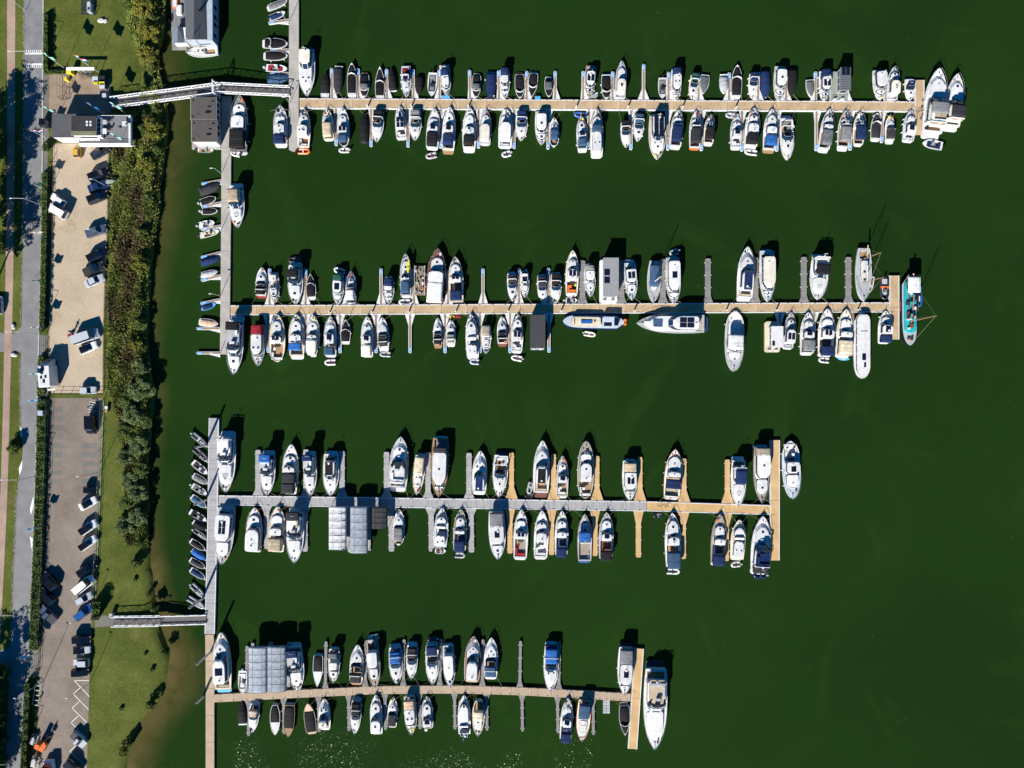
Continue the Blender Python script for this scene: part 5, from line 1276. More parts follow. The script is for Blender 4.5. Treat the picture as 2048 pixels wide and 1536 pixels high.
# ------------------------------------------------------------------ fabric boat shelters
def shelter(x0, x1, y0, y1, col, label, wrinkle=0, zc=2.9, trim=.35):
    c = P((x0+x1)/2, (y0+y1)/2, zc); root = empty('boat_shelter', (c.x, c.y, 0)); k = (1-zc/H)/S; W, L = (x1-x0)*k/2, (y1-y0)*k/2
    mb = MB(); n = max(4, round(L*2/1.5))*4; prof = [(-1, -.95), (-1, -.35), (-.86, -.12), (-.5, 0), (0, .06), (.5, 0), (.86, -.12), (1, -.35), (1, -.95)]; rg2 = random.Random(int(x0)); rows = []
    for i in range(n+1):
        t = i/n; y = -L+2*L*t; ph = abs(math.sin(math.pi*t*n/4)); rows.append([(W*p, y, zc+q-(.07+.12*wrinkle)*ph*(1 if abs(p) < .95 else 0)*(.4+.6*abs(math.sin(2*math.pi*p)) if abs(p) < .9 else .5)+rg2.uniform(-1, 1)*.07*wrinkle) for p, q in prof])
    m = len(prof); mb.add([p for r in rows for p in r], [(i*m+j, i*m+j+1, (i+1)*m+j+1, (i+1)*m+j) for i in range(n) for j in range(m-1)]+[tuple(range(m-1, -1, -1)), tuple(n*m+j for j in range(m))])
    mb.obj('fabric_roof', fab(col), root, True)
    for i in range(0, n+1, 4):
        mb = MB(); mb.tube([(p[0]*1.003, p[1], p[2]+.02) for p in rows[i]], .03, 4); mb.obj('hoop', fab(col), root)
    for p in (-.5, .5): mb = MB(); mb.tube([(W*p, -L, zc+.025), (W*p, L, zc+.025)], .02, 4); mb.obj('ridge_strap', fab(col), root)
    for sx in (-1, 1):
        for t in (-.95, -.32, .32, .95): mb = MB(); mb.tube([(sx*W*.97, L*t, .3), (sx*W*.97, L*t, zc-.4)], .06, 5); mb.obj('post', ALU, root)
        mb = MB(); mb.box(sx*W*.97-.3, sx*W*.97+.3, -L, L, -.2, .45); mb.obj('float', mat('grey_float', (.3,.3,.3), .7), root)
    tag(root, label, 'boat shelter', 'fabric boat shelters')
PAL['1'] = (.30,.315,.34); PAL['2'] = (.31,.345,.39); PAL['3'] = (.035,.037,.04); CN['1'] = 'silver shelter'; CN['2'] = 'steel shelter'; CN['3'] = 'black shelter'
PAL['1'] = (.52,.53,.55)
shelter(657, 691, 1014, 1100, '1', 'wrinkled silver fabric boat shelter below the third pontoon', 1)
shelter(700, 734, 1014, 1107, '2', 'smooth blue-grey fabric boat shelter below the third pontoon')
shelter(743, 774, 1015, 1058, '3', 'short black fabric boat shelter below the third pontoon')
shelter(496, 532, 1295, 1386, '2', 'blue-grey fabric shelter nearer the shore above bottom pontoon')
shelter(534, 570, 1294, 1384, '2', 'blue-grey fabric shelter next to the white navy-topped yacht, bottom pontoon')

# ------------------------------------------------------------------ unusual craft
def houseboat(x0, y0, x1, y1, label, roofc='g', rb=(.1, .9, .05, .95), h=2.5, hullc='w', wallc='w', sol=(), deckc='l', ribs=False, over=.15, bowdn=False, name='houseboat'):
    """rectangular houseboat; rb = fractions of the plan taken by the cabin roof (x0, x1, y0, y1)"""
    c = P((x0+x1)/2, (y0+y1)/2, 1.5); k = 1/S*(1-1.5/H); W, L = (x1-x0)*k, (y1-y0)*k; root = empty(name, (c.x, c.y, 0)); X = lambda f: -W/2+W*f; Y = lambda f: L/2-L*f
    mb = MB(); e = .35; flat(mb, [(-W/2+e, -L/2), (W/2-e, -L/2), (W/2, -L/2+e), (W/2, L/2-e), (W/2-e, L/2), (-W/2+e, L/2), (-W/2, L/2-e), (-W/2, -L/2+e)], -.3, .62); mb.obj('hull', gel(hullc), root)
    mb = MB(); mb.box(-W/2+.15, W/2-.15, -L/2+.15, L/2-.15, .6, .66); mb.obj('deck', dek(deckc), root)
    ax, bx, ay, by = X(rb[0]), X(rb[1]), Y(rb[3]), Y(rb[2])
    mb = MB(); mb.box(ax+over, bx-over, ay+over, by-over, .64, h); c2 = mb.obj('cabin', gel(wallc), root)
    for sd in (ax+over-.015, bx-over-.0):
        for t in (.2, .5, .8):
            mb = MB(); yy = ay+(by-ay)*t; mb.box(sd, sd+.015, yy-.55, yy+.55, 1.4, 2.1); mb.obj('window', GLASS, c2)
    for sd in (ay+over-.015, by-over):
        mb = MB(); xx = (ax+bx)/2; mb.box(xx-.7, xx+.7, sd, sd+.015, 1.2, 2.2); mb.obj('glass_door', GLASS, c2)
    mb = MB(); mb.box(ax, bx, ay, by, h+.003, h+.14, 0, .05); r = mb.obj('roof', gel('w') if roofc == 'w' else dek(roofc), root)
    if ribs:
        n = int((by-ay)/.45)
        for i in range(n): mb = MB(); y = ay+.2+(by-ay-.4)*i/max(1, n-1); mb.box(ax+.08, bx-.08, y-.05, y+.05, h+.14, h+.19); mb.obj('roof_rib', dek(roofc), r)
    for (u, v, lu, lv) in sol:
        mb = MB(); cx, cy = ax+(bx-ax)*u, by-(by-ay)*v; mb.box(cx-lu/2, cx+lu/2, cy-lv/2, cy+lv/2, h+.2, h+.25); mb.obj('solar_panel', SOLAR, r)
    mb = MB(); yy = Y(.985)
    for x in (X(.06), X(.5), X(.94)): mb.tube([(x, yy, .6), (x, yy, 1.5)], .03, 4)
    mb.tube([(X(.06), yy, 1.5), (X(.94), yy, 1.5)], .03, 4); mb.obj('railing', STEEL, root)
    for px_ in (X(.25), X(.7)):
        mb = MB(); mb.box(px_-.3, px_+.3, Y(.97), Y(.93), .66, 1.15, 0, .06); mb.obj('deck_chair', fab('w'), root)
    tag(root, label, 'houseboat'); return root
houseboat(1664, 140, 1697, 199, 'houseboat with ribbed dark grey roof, upper side of top pontoon', 'f', (.32, .96, .0, .78), 2.7, 'h', 'l', ((.3, .2, .75, 1.5), (.7, .2, .75, 1.5)), 'q', True)
PAL['j'] = (.27,.27,.28); CN['j'] = 'mid grey'
houseboat(1200, 518, 1236, 606, 'large houseboat with flat grey roof, upper side of second pontoon', 'j', (.12, .98, .0, .88), 3.0, 'w', 'w', ((.24, .38, 1.1, 1.2), (.24, .58, 1.1, 1.2)), 'w')
houseboat(1533, 642, 1563, 704, 'small houseboat with white flat roof, lower side of second pontoon', 'w', (.18, .98, .18, .86), 2.5, 'c', 'w', ((.18, .82, .5, .9),), 'c')
houseboat(1060, 631, 1090, 701, 'black floating boathouse with flat charcoal roof, second pontoon', '3', (.0, 1, .0, .94), 3.2, 'd', 'd', (), 'l')
def barge(bx, by, sx, sy, bw, label, hull, deck, parts, name='barge', mast=None, zd=1.0, cat='barge'):
    b = Boat(name, bx, by, sx, sy, bw, hull=hull, deck=deck, zd=zd, bow='b', stern=.3); b.hull(None, lip=.22)
    for nm, a, c, w, h, col, win in parts: b.cab(a, c, w, h, col, rf=.1, ra=.1, win=win, name=nm, rnd_f=.06, tum=.04, crown=.05)
    tag(b.root, label, cat); return b
b = barge(1125, 643, 1252, 645, 30, 'navy barge with cream roof lying along second pontoon', 'n', 'h', [('hold_roof', .40, .86, .62, .75, 'c', True), ('wheelhouse_roof', .13, .39, .66, 1.1, 'h', True)], zd=.95)
z = b.zg(.3)+1.12; b.panel(.17, -.0, .8, 1.6, z, SOLAR, 'solar_panel'); b.panel(.3, .55, 1.6, .7, z, SOLAR, 'solar_panel')
z = b.zg(.6)+.82; b.panel(.63, .1, 2.3, .65, z, gel('b'), 'paddle_board', .12); b.panel(.82, .1, .12, 1.3, z, gel('r'), 'roof_rail', .1); b.panel(.5, -.1, .3, .4, z, GLASS, 'skylight')
b.panel(.02, .4, .5, .5, b.zd-.1, fab('z'), 'deck_seat', .4); b.panel(.02, -.4, .5, .5, b.zd-.1, fab('z'), 'deck_seat', .4)
b = barge(1818, 692, 1817, 549, 33, 'sailing barge with turquoise hatches outside second pontoon', 'k', 'l', [('hold_hatch', .10, .82, .70, .55, 'u', False), ('stern_roof', .70, .93, .0001, .1, 'w', False)], zd=1.0)
b.canopy(.05, .27, .74, 2.1, 'w', .25); zt = b.zg(.4)+.58
for u in (.36, .52): b.panel(u, .3, .9, 1.2, zt, GLASS, 'skylight', .06)
for u, v in ((.30,-.35),(.44,-.35),(.60,-.3)): b.panel(u, v, 1.3, .3, zt, dek('m'), 'hatch_plank', .08)
b.panel(.17, -.45, 1.2, .8, zt+.0, fab('k'), 'hatch_cover', .1)
for u, v, lu, lv, c_ in ((.33,.7,.9,.5,'k'),(.41,-.75,.7,.6,'d'),(.48,.75,.6,.4,'w'),(.56,-.7,.9,.5,'m'),(.60,.6,.5,.5,'t'),(.72,.0,.8,.8,'m'),(.76,-.6,.4,.5,'w'),(.90,.3,.6,.4,'d'),(.90,-.35,.4,.5,'m'),(.27,-.1,.5,.5,'w')): b.panel(u, v, lu, lv, zt if .1 < u < .82 else b.zg(u)-.03, fab(c_), 'deck_gear', .35)
mb = MB(); mb.disc(b.X(.68), .25, b.zd+.02, b.zd+.1, .32, 10); mb.obj('lifebuoy', gel('z'), b.root)
def rig(b, u, h, rake=0, boom=None, col='o', stays=True, r=.09):
    z = b.zg(u); x = b.X(u); mb = MB(); mb.tube([(x, 0, z), (x-rake, 0, z+h)], r, 6, r1=r*.55); mb.obj('mast', TEAK if col == 'o' else WHITE, b.root)
    if boom: mb = MB(); mb.tube([(x, 0, z+1.4), (x-boom, 0, z+1.5)], .06, 5); mb.obj('boom', TEAK if col == 'o' else WHITE, b.root); mb = MB(); mb.tube([(x-.1, 0, z+1.55), (x-boom*.95, 0, z+1.66)], .12, 6); mb.obj('furled_sail', fab('c'), b.root)
    if stays:
        mb = MB(); t = (x-rake, 0, z+h*.96)
        for e in ((b.X(.99), 0, b.zg(1)), (b.X(.02), 0, b.zd), (x-.3, b.hb(u)*.95, z), (x-.3, -b.hb(u)*.95, z)): mb.tube([t, e], .015, 3)
        mb.obj('rigging', mat('rope', (.35,.3,.18), .8), b.root)
rig(b, .66, 9.5, .3)
mb = MB(); mb.tube([(b.X(.72), 0, b.zd+.6), (b.X(.30), -.2, b.zd+2.2)], .09, 6); mb.obj('lowered_boom', TEAK, b.root)
for sd in (1, -1): mb = MB(); x = b.X(.45); mb.rings([[(x-1.1, sd*(b.hb(.45)+.06), z), (x+.6, sd*(b.hb(.45)+.06), z), (x+1, sd*(b.hb(.45)+.06), z-.2), (x+1, sd*(b.hb(.45)+.16), z-.2), (x+.6, sd*(b.hb(.45)+.16), z), (x-1.1, sd*(b.hb(.45)+.16), z)] for z in (.35, 1.05)]); mb.obj('leeboard', gel('m'), b.root)
fm = [gel('r'), gel('w'), gel('b')]
def ensign(parent, x, y, z, s_=1.0, cols=('r', 'w', 'b'), ang=.5):
    mb = MB(); n = 7; 
    for k in range(len(cols)):
        for i in range(n):
            X0, X1 = i/n*1.4*s_, (i+1)/n*1.4*s_; w0, w1 = .12*math.sin(i*1.3)*s_, .12*math.sin((i+1)*1.3)*s_; h = .9*s_/len(cols); dr = .35*s_
            p = lambda X, w, zz: (X*math.cos(ang)-w*math.sin(ang), X*math.sin(ang)+w*math.cos(ang), zz-dr*X/1.4/s_)
            mb.add([p(X0, w0, -k*h), p(X1, w1, -k*h), p(X1, w1, -(k+1)*h), p(X0, w0, -(k+1)*h)], [(0, 1, 2, 3)], k)
    o = mb.obj('flag', [fab(c) for c in cols], parent); o.location = (x, y, z); return o
ensign(b.root, b.X(.01), -.2, 3.2, 1.0, ang=.3); mb = MB(); mb.tube([(b.X(.02), -.2, .9), (b.X(.01), -.2, 3.25)], .03, 4); mb.obj('flagstaff', TEAK, b.root)
b = barge(1723, 757, 1723, 624, 33, 'long all-white barge with narrow roof, lower side of second pontoon', 'w', 'w', [('long_roof', .04, .95, .80, .8, 'w', True)], zd=.9)
z = b.zg(.5)+.85; b.panel(.68, .0, 1.3, .75, z, SOLAR, 'solar_panel'); b.panel(.80, .2, .9, .4, z, SOLAR, 'solar_panel'); b.panel(.3, 0, .15, 1.4, z, dek('l'), 'roof_hatch')
def sailboat(g, label, hull, deck, trunk=(.38, .72), cover=None, masts=(), cock=(.08, .36), tw=.5, st=.7):
    b = Boat('sailing_yacht', *g, hull=hull, deck=deck, bow='p', stern=st); b.hull((cock[0], cock[1], .5, .35), 'o')
    z = b.cab(trunk[0], trunk[1], tw, .42, 'w', rf=.3, ra=.05, name='coachroof', rnd_f=.4)
    for u in (.45, .6): b.panel(u, 0, .5, .5, z+.02, GLASS, 'deck_hatch', .05, True)
    for a in masts: rig(b, *a)
    if cover: b.canopy(cover[0], cover[1], cover[2], 1.1, cover[3], .7)
    b.rail(.55); b.anchor(); tag(b.root, label, 'sailing yacht'); return b
sailboat((1306, 606, 1309, 522, 27), 'white sailing yacht under grey-green cover, second pontoon', 'w', 'l', cover=(.1, .62, .7, 'v'), masts=((.5, 7.5, 0, None, 'w'),))
b = sailboat((1725, 602, 1727, 497, 32), 'two-masted white sailing yacht with orange masts', 'w', 'l', masts=((.2, 7.0, 0, 2.6, 'o'), (.66, 8.0, 0, 3.6, 'o')), cock=(.06, .2), trunk=(.24, .62))
mb = MB(); mb.tube([(b.X(.97), 0, b.zg(1)), (b.X(1.08), 0, b.zg(1)+.35)], .08, 5); mb.obj('bowsprit', WHITE, b.root)
sailboat((374, 106, 436, 102, 22), 'small white sailing yacht by the slate-roofed houseboat', 'w', 'w', cock=(.08, .4), trunk=(.42, .72), masts=((.6, 6.0, 0, 2.4, 'w'),))
# the junk-laden raft
p = P(840, 561, .6); root = empty('work_raft', (p.x, p.y, 0)); W, L = 2.2, 6.0; mb = MB(); mb.box(-W/2, W/2, -L/2, L/2, -.2, .5); mb.obj('raft_deck', mat('raft_boards', (.22,.18,.13), .9, .25, 2), root)
rg3 = random.Random(11)
for i in range(26):
    x, y, s_ = rg3.uniform(-W/2+.25, W/2-.25), rg3.uniform(-L/2+.3, L/2-.3), rg3.uniform(.15, .4); mb = MB(); h = rg3.uniform(.15, .6)
    if i % 3: mb.box(x-s_/2, x+s_/2, y-s_*.7, y+s_*.7, .5, .5+h, 0, .03)
    else: mb.disc(x, y, .5, .5+h, s_*.5, 9)
    mb.obj('crate' if i % 3 else 'bucket', gel(rg3.choice('wwkdblotqzgm')), root)
mb = MB()
for x in (-W/2+.05, W/2-.05):
    for i in range(8): mb.tube([(x, -L/2+i*L/7, .5), (x, -L/2+i*L/7, 1.3)], .03, 4)
    mb.tube([(x, -L/2, 1.3), (x, L/2, 1.3)], .03, 4)
mb.obj('raft_railing', WHITE, root); tag(root, 'small work raft cluttered with gear beside the brown-decked yacht', 'raft')
# paddle boards, kayaks, small floats
def board(name, x0, y0, x1, y1, w, col, label, cat, z=.12, kayak=False):
    a, b_ = P(x0, y0, z), P(x1, y1, z); d = b_-a; L = d.length; hw = w/S/2; root = empty(name, ((a.x+b_.x)/2, (a.y+b_.y)/2, z-.02), math.atan2(d.y, d.x)); mb = MB()
    out = [(L/2*math.cos(t)*1.0, hw*math.sin(t)*(1 if abs(math.cos(t)) < .9 else .9), 0) for t in [2*math.pi*i/20 for i in range(20)]]
    mb.rings([[(x*.9, y*.8, -.08) for x, y, _ in out], [(x, y, 0) for x, y, _ in out], [(x*.97, y*.9, .09 if not kayak else .14) for x, y, _ in out]]); mb.obj('shell', gel(col), root, False)
    mb = MB()
    if kayak: mb.disc(0, 0, .145, .15, hw*.6, 10); mb.obj('cockpit_opening', RUB, root)
    else: mb.box(-L*.25, L*.1, -hw*.6, hw*.6, .092, .1); mb.obj('grip_pad', dek('l'), root)
    tag(root, label, cat); return root
board('paddle_board', 1173, 201, 1196, 191, 6, 'l', 'grey paddle board leaning along the top pontoon edge', 'paddle board'); board('paddle_board', 1180, 197, 1196, 185, 5, 'h', 'blue-grey paddle board behind the brown-decked cruiser bow', 'paddle board')
board('paddle_board', 1675, 717, 1699, 718, 7, 's', 'light blue paddle board behind the cream cruiser', 'paddle board')
board('kayak', 897, 634, 910, 634, 6, 'y', 'yellow kayak floating under the second pontoon edge', 'kayak', .14, True); board('kayak', 908, 633, 923, 634, 6, 'r', 'red kayak floating under the second pontoon edge', 'kayak', .14, True)
board('kayak', 817, 520, 816, 547, 6, 'y', 'bright yellow kayak strapped on a cruiser foredeck', 'kayak', 1.75, True)
def float_box(x0, x1, y0, y1, col, label, n=(2, 4), h=.4):
    p = P((x0+x1)/2, (y0+y1)/2, h); root = empty('modular_float', (p.x, p.y, 0)); W, L = (x1-x0)/S/n[0], (y1-y0)/S/n[1]
    for i in range(n[0]):
        for j in range(n[1]): mb = MB(); x, y = (i-n[0]/2)*W, (j-n[1]/2)*L; mb.box(x+.015, x+W-.015, y+.015, y+L-.015, -.1, h, 0, .06); mb.obj('float_cube', gel(col), root)
    tag(root, label, 'float')
float_box(1206, 1220, 1400, 1427, 'l', 'pale modular float below the bottom pontoon', (2, 5)); float_box(882, 900, 191, 199, 's', 'light blue modular float above the top pontoon', (3, 1), .5)
float_box(1070, 1081, 192, 200, 's', 'crumpled light blue float bag above the top pontoon', (2, 1), .6); float_box(1173.5, 1179, 276, 298, 'b', 'bright blue narrow float beside ivory trawler yacht', (1, 4), .5)
# ------------------------------------------------------------------ buildings
ROOFG = mat('grey_bitumen', (.075,.077,.082), .85, col2=(.055,.057,.062), scale=.6, det=7)
ROOFD = mat('dark_bitumen', (.022,.022,.025), .85, .2, .8, det=7)
ROOFB = mat('brown_bitumen', (.075,.065,.06), .8, col2=(.06,.052,.048), scale=.7, det=6)
WALLW = mat('white_cladding', (.74,.74,.73), .6, .06, 1.5)
WALLSHADE = mat('blue_shaded_cladding', (.32,.37,.43), .6, .08, 2)  # blue skylit shade of the side walls mixed into the cladding colour
GREENR = mat('mossy_roof', (.17,.18,.11), .9, col2=(.11,.125,.07), scale=1.2, det=6)
def bx(root, name, x0, x1, y0, y1, z0, z1, m, zref=None, bev=0):
    """box given by plan coordinates of its top"""
    zr = z1 if zref is None else zref; a, b = P(x0, y0, zr), P(x1, y1, zr); o = root.matrix_world.translation if False else ROOTL[root.name]
    mb = MB(); mb.box(min(a.x, b.x)-o.x, max(a.x, b.x)-o.x, min(a.y, b.y)-o.y, max(a.y, b.y)-o.y, z0-o.z, z1-o.z, 0, bev); return mb.obj(name, m, root)
ROOTL = {}
def broot(name, px, py, z, label, cat):
    p = P(px, py, z); r = empty(name, (p.x, p.y, z)); ROOTL[r.name] = Vector((p.x, p.y, z)); tag(r, label, cat); return r
# clubhouse with raised terrace
cb = broot('clubhouse', 150, 252, LZ, 'grey flat-roofed clubhouse with raised decked terrace', 'clubhouse')
ZT = 3.9
bx(cb, 'wall', 105, 195, 229, 274, LZ, 4.5, WALLW); r = bx(cb, 'roof', 104, 194, 228, 275, 4.503, 4.66, ROOFG)
bx(cb, 'upper_storey', 144, 191, 233, 270, 4.66, 5.6, WALLW); r2 = bx(cb, 'upper_roof', 143, 192, 232, 262, 5.603, 5.72, ROOFD); bx(cb, 'mossy_eave', 142, 193, 262.5, 271, 5.45, 5.62, GREENR)
mb = MB(); p = P(178, 247, 5.75); o = ROOTL[cb.name]
for i in (-.35, .35):
    for j in (-.3, .3): mb.box(p.x-o.x+i-.2, p.x-o.x+i+.2, p.y-o.y+j-.2, p.y-o.y+j+.2, 5.72-LZ, 5.84-LZ)
mb.obj('rooflight', EDGE, r2)
for i in range(4):
    w = bx(cb, 'window', 192, 201, 238+i*8.6, 244.5+i*8.6, 4.2+.02, 5.0, GLASS)
bx(cb, 'window_wall', 194, 202.5, 235, 274, ZT-.2, 4.9, WALLW)
for i, x in enumerate((112,126,140,154,168)): bx(cb, 'window', x, x+8, 274.5, 275.2, 2.2, 3.4, GLASS, 3.4)
for i in range(12): bx(cb, 'terrace_plank', 203, 258, 232+i*4.6, 236.4+i*4.6, ZT-.12, ZT+.005*(i % 3), planks('terrace_boards', (.19,.19,.20), (.10,.10,.105), 1.8) if 'terrace_boards' not in M else M['terrace_boards'], ZT)
bx(cb, 'terrace_fascia', 158, 262, 286.5, 291, ZT-.8, ZT+.15, WALLW, ZT); bx(cb, 'terrace_fascia', 258.3, 262, 231, 286.3, ZT-.5, ZT+.15, WALLW, ZT)
bx(cb, 'side_deck', 158, 202.7, 277, 286.3, ZT-.2, ZT-.02, M['terrace_boards'], ZT)
for x in (165, 200, 232, 258):
    for y in (234, 284): bx(cb, 'stilt', x, x+2.2, y, y+2.2, LZ-.2 if x < 250 else 0, ZT-.13, ALU, ZT)
mb = MB(); f = lambda x, y, z: tuple(P(x, y, z)-ROOTL[cb.name])
for a, b_, n in (((195, 231), (260, 231), 9), ((260, 231), (260, 289), 9), ((260, 289), (160, 289), 14)):
    for zt in (ZT+1.0, ZT+.6): mb.tube([f(*a, zt), f(*b_, zt)], .035, 4)
    for i in range(n+1): x, y = a[0]+(b_[0]-a[0])*i/n, a[1]+(b_[1]-a[1])*i/n; mb.tube([f(x, y, ZT), f(x, y, ZT+1)], .03, 4)
mb.obj('terrace_railing', WHITE, cb)
mb = MB(); mb.add([f(160, 277, 4.4), f(200, 277, 4.4), f(200, 281, 3.9), f(160, 281, 3.9)], [(3, 2, 1, 0)]); mb.obj('awning', WALLW, cb)
def table(px, py, z, w, label, col='w', ch=3):
    p = P(px, py, z); root = empty('terrace_table', (p.x, p.y, z)); mb = MB(); mb.box(-w/2, w/2, -w/2, w/2, .7, .75, 0, .03); mb.obj('table_top', gel(col), root); mb = MB(); mb.tube([(0, 0, 0), (0, 0, .7)], .06, 6); mb.box(-.25, .25, -.25, .25, 0, .04); mb.obj('table_leg', ALU, root); tag(root, label, 'table')
    for i in range(ch):
        a = i*2*math.pi/ch+.5; q = P(px, py, z)+Vector((math.cos(a)*(w*.7+.3), math.sin(a)*(w*.7+.3), 0)); c = empty('terrace_chair', (q.x, q.y, z), a+math.pi/2)
        mb = MB(); mb.box(-.22, .22, -.22, .22, .42, .47, 0, .02); mb.obj('seat', gel('d'), c); mb = MB(); mb.box(-.22, .22, -.24, -.19, .47, .9); mb.obj('backrest', gel('d'), c)
        for sx in (-.19, .19):
            for sy in (-.19, .19): mb = MB(); mb.tube([(sx, sy, 0), (sx, sy, .42)], .02, 4); mb.obj('leg', ALU, c)
        tag(c, '%s chair round the %s' % (ORD[i+1], label.split(' on ')[0]), 'chair', 'chairs on the clubhouse terrace')
table(212, 265, ZT+.02, 1.1, 'white square table on terrace by the windows'); table(213, 247, ZT+.02, .9, 'grey small table on terrace middle', 'l'); table(253, 250, ZT+.02, 1.0, 'white long table on terrace outer edge', 'w', 2)
# floating office
fo = broot('floating_office', 412, 245, 0, 'floating office with two brown flat roofs beside second walkway', 'floating office')
bx(fo, 'float', 384, 446, 196, 298, -.3, .5, CONC, .5)
for i, (x0, x1, y0, y1) in enumerate(((382,432,195.5,238.5), (383.5,433,240.5,283))):
    bx(fo, 'wall', x0+2, x1-1.5, y0+1, y1-1, .5, 3.3, WALLSHADE); rf = bx(fo, 'roof', x0, x1, y0, y1, 3.303, 3.44, ROOFB); bx(fo, 'roof_edge', x0-1.2, x1+1.2, y0-1.2, y1+1.2, 3.25, 3.37, mat('roof_edge_trim', (.30,.29,.25), .6), 3.4)
    for k, (wx, wy, ww, wh) in enumerate(((.7,.65,.28,.16), (.75,.4,.2,.09), (.88,.15,.15,.1), (.1,.12,.1,.1), (.3,.75,.08,.06), (.08,.88,.1,.1))):
        mb = MB(); a = P(x0+(x1-x0)*(wx-ww/2), y0+(y1-y0)*(wy-wh/2), 3.445)-ROOTL[fo.name]; b_ = P(x0+(x1-x0)*(wx+ww/2), y0+(y1-y0)*(wy+wh/2), 3.445)-ROOTL[fo.name]; cx, cy, rx, ry = (a.x+b_.x)/2, (a.y+b_.y)/2, abs(b_.x-a.x)/2, abs(b_.y-a.y)/2
        rr = random.Random(k+i*7); mb.add([(cx+rx*math.cos(t)*rr.uniform(.7, 1.1), cy+ry*math.sin(t)*rr.uniform(.7, 1.1), 3.446) for t in [2*math.pi*q/14 for q in range(14)]], [tuple(range(14))]); mb.obj('rain_puddle', mat('wet_bitumen', (.012,.012,.012), .15, .1), rf)
    for j in range(3): bx(fo, 'window', x1-1.45, x1-1.3, y0+6+j*13, y0+14+j*13, 1.3, 2.5, GLASS, 3.3)
bx(fo, 'front_wall', 386, 431, 283.2, 284.2, .5, 3.1, WALLW, 3.1); bx(fo, 'front_deck', 392, 441, 285, 298, .5, .62, GREYW, .6)
bx(fo, 'side_deck', 433, 443, 196, 262, .5, .62, ROOFG, .6)
# slate roofed houseboat at the top edge
hb_ = broot('floating_house', 395, 40, 0, 'floating house with long slate gable roof at the top edge', 'house')
bx(hb_, 'float', 366, 437, -80, 94, -.3, .45, DARKW, .45); bx(hb_, 'wall', 372, 425, -78, 81, .45, 3.2, WALLSHADE, 3.2)
o = ROOTL[hb_.name]; g = lambda x, y, z: tuple(P(x, y, z)-o)
mb = MB(); mb.add([g(368.5, -85, 3.2), g(388, -85, 4.7), g(388, 79, 4.7), g(371.5, 79, 3.2)], [(0, 3, 2, 1)]); mb.add([g(388, -85, 4.7), g(411, -85, 3.2), g(415, 79, 3.2), g(388, 79, 4.7)], [(0, 3, 2, 1)]); mb.obj('roof', mat('slate_roof', (.085,.09,.10), .7, col2=(.065,.07,.08), scale=1.5, kind='planks'), hb_)
mb = MB(); mb.add([g(372, 80, .45), g(414, 80, .45), g(414, 79.4, 3.2), g(388, 79.3, 4.65), g(372, 79.4, 3.2)], [(0, 1, 2, 3, 4)]); mb.obj('gable_wall', WALLW, hb_)
for y in (-20, 5, 25, 40, 62): bx(hb_, 'window', 425.05, 425.3, y, y+8, 1.2, 2.5, GLASS, 3.2)
bx(hb_, 'chimney', 392, 395, 16, 19, 4.2, 5.3, ROOFD)
bx(hb_, 'side_deck', 343, 369, -60, 52, .3, .5, M['terrace_boards'], .5); 
sh = broot('garden_shed', 358, 70, 0, 'small grey-roofed shed on a float beside the floating house', 'shed')
bx(sh, 'float', 344, 374, 55, 99, -.2, .4, DARKW, .4); bx(sh, 'wall', 345.5, 371, 55, 84, .4, 2.3, WALLW, 2.3); o2 = ROOTL[sh.name]; g2 = lambda x, y, z: tuple(P(x, y, z)-o2)
mb = MB(); mb.add([g2(342.5, 53.5, 2.2), g2(355.5, 53.5, 3.1), g2(355.5, 86, 3.1), g2(345, 89, 2.2)], [(0, 3, 2, 1)]); mb.add([g2(355.5, 53.5, 3.1), g2(368, 54, 2.2), g2(372, 86, 2.2), g2(355.5, 86, 3.1)], [(0, 3, 2, 1)]); mb.obj('roof', mat('blue_grey_sheet', (.17,.20,.235), .5, .15, 5, kind='planks'), sh)
for i, (x, y, c_) in enumerate(((352,8,'z'), (350,-12,'z'), (360,22,'w'))): 
    p = P(x, y, .5); r_ = empty('storage_box', (p.x, p.y, .5)); mb = MB(); mb.box(-.55, .55, -1.0, 1.0, 0, .5, 0, .06); mb.obj('box_body', gel(c_), r_); mb = MB(); mb.box(-.4, .4, -.8, .8, .502, .56, 0, .04); mb.obj('box_lid', gel('w'), r_); tag(r_, ('%s orange box on the floating house deck' % ORD[i+1]) if c_ == 'z' else 'white box on the floating house deck', 'box')

# ------------------------------------------------------------------ cars
TYRE = None
def wheel_mesh():
    mb = MB(); n = 12
    mb.rings([[(.31*math.cos(2*math.pi*i/n), y, .31*math.sin(2*math.pi*i/n)) for i in range(n)] for y in (-.1, .1)], 0); mb.rings([[(.19*math.cos(2*math.pi*i/n), y, .19*math.sin(2*math.pi*i/n)) for i in range(n)] for y in (-.106, .106)], 1)
    return mb.mesh('wheel', [RUB, STEEL])
WHEEL = wheel_mesh()
def paint(c): 
    k = 'car_paint_'+CN[c].replace(' ', '_'); m = mat(k, PAL[c], .12, .03, 1, spec=.5); m.node_tree.nodes['Principled BSDF'].inputs['Coat Weight'].default_value = .25; return m
CARDATA = {  # length fractions of greenhouse base/top, bonnet and roof heights
    'hatch': dict(g=(.02, .70, .14, .56), hb=.88, ht=1.48, ho=.78), 'sedan': dict(g=(.14, .72, .28, .58), hb=.88, ht=1.43, ho=.76), 'suv': dict(g=(.02, .72, .08, .60), hb=1.02, ht=1.68, ho=.92),
    'van': dict(g=(.005, .84, .02, .72), hb=1.15, ht=2.15, ho=1.0), 'pickup': dict(g=(.38, .72, .42, .60), hb=1.0, ht=1.75, ho=.95)}
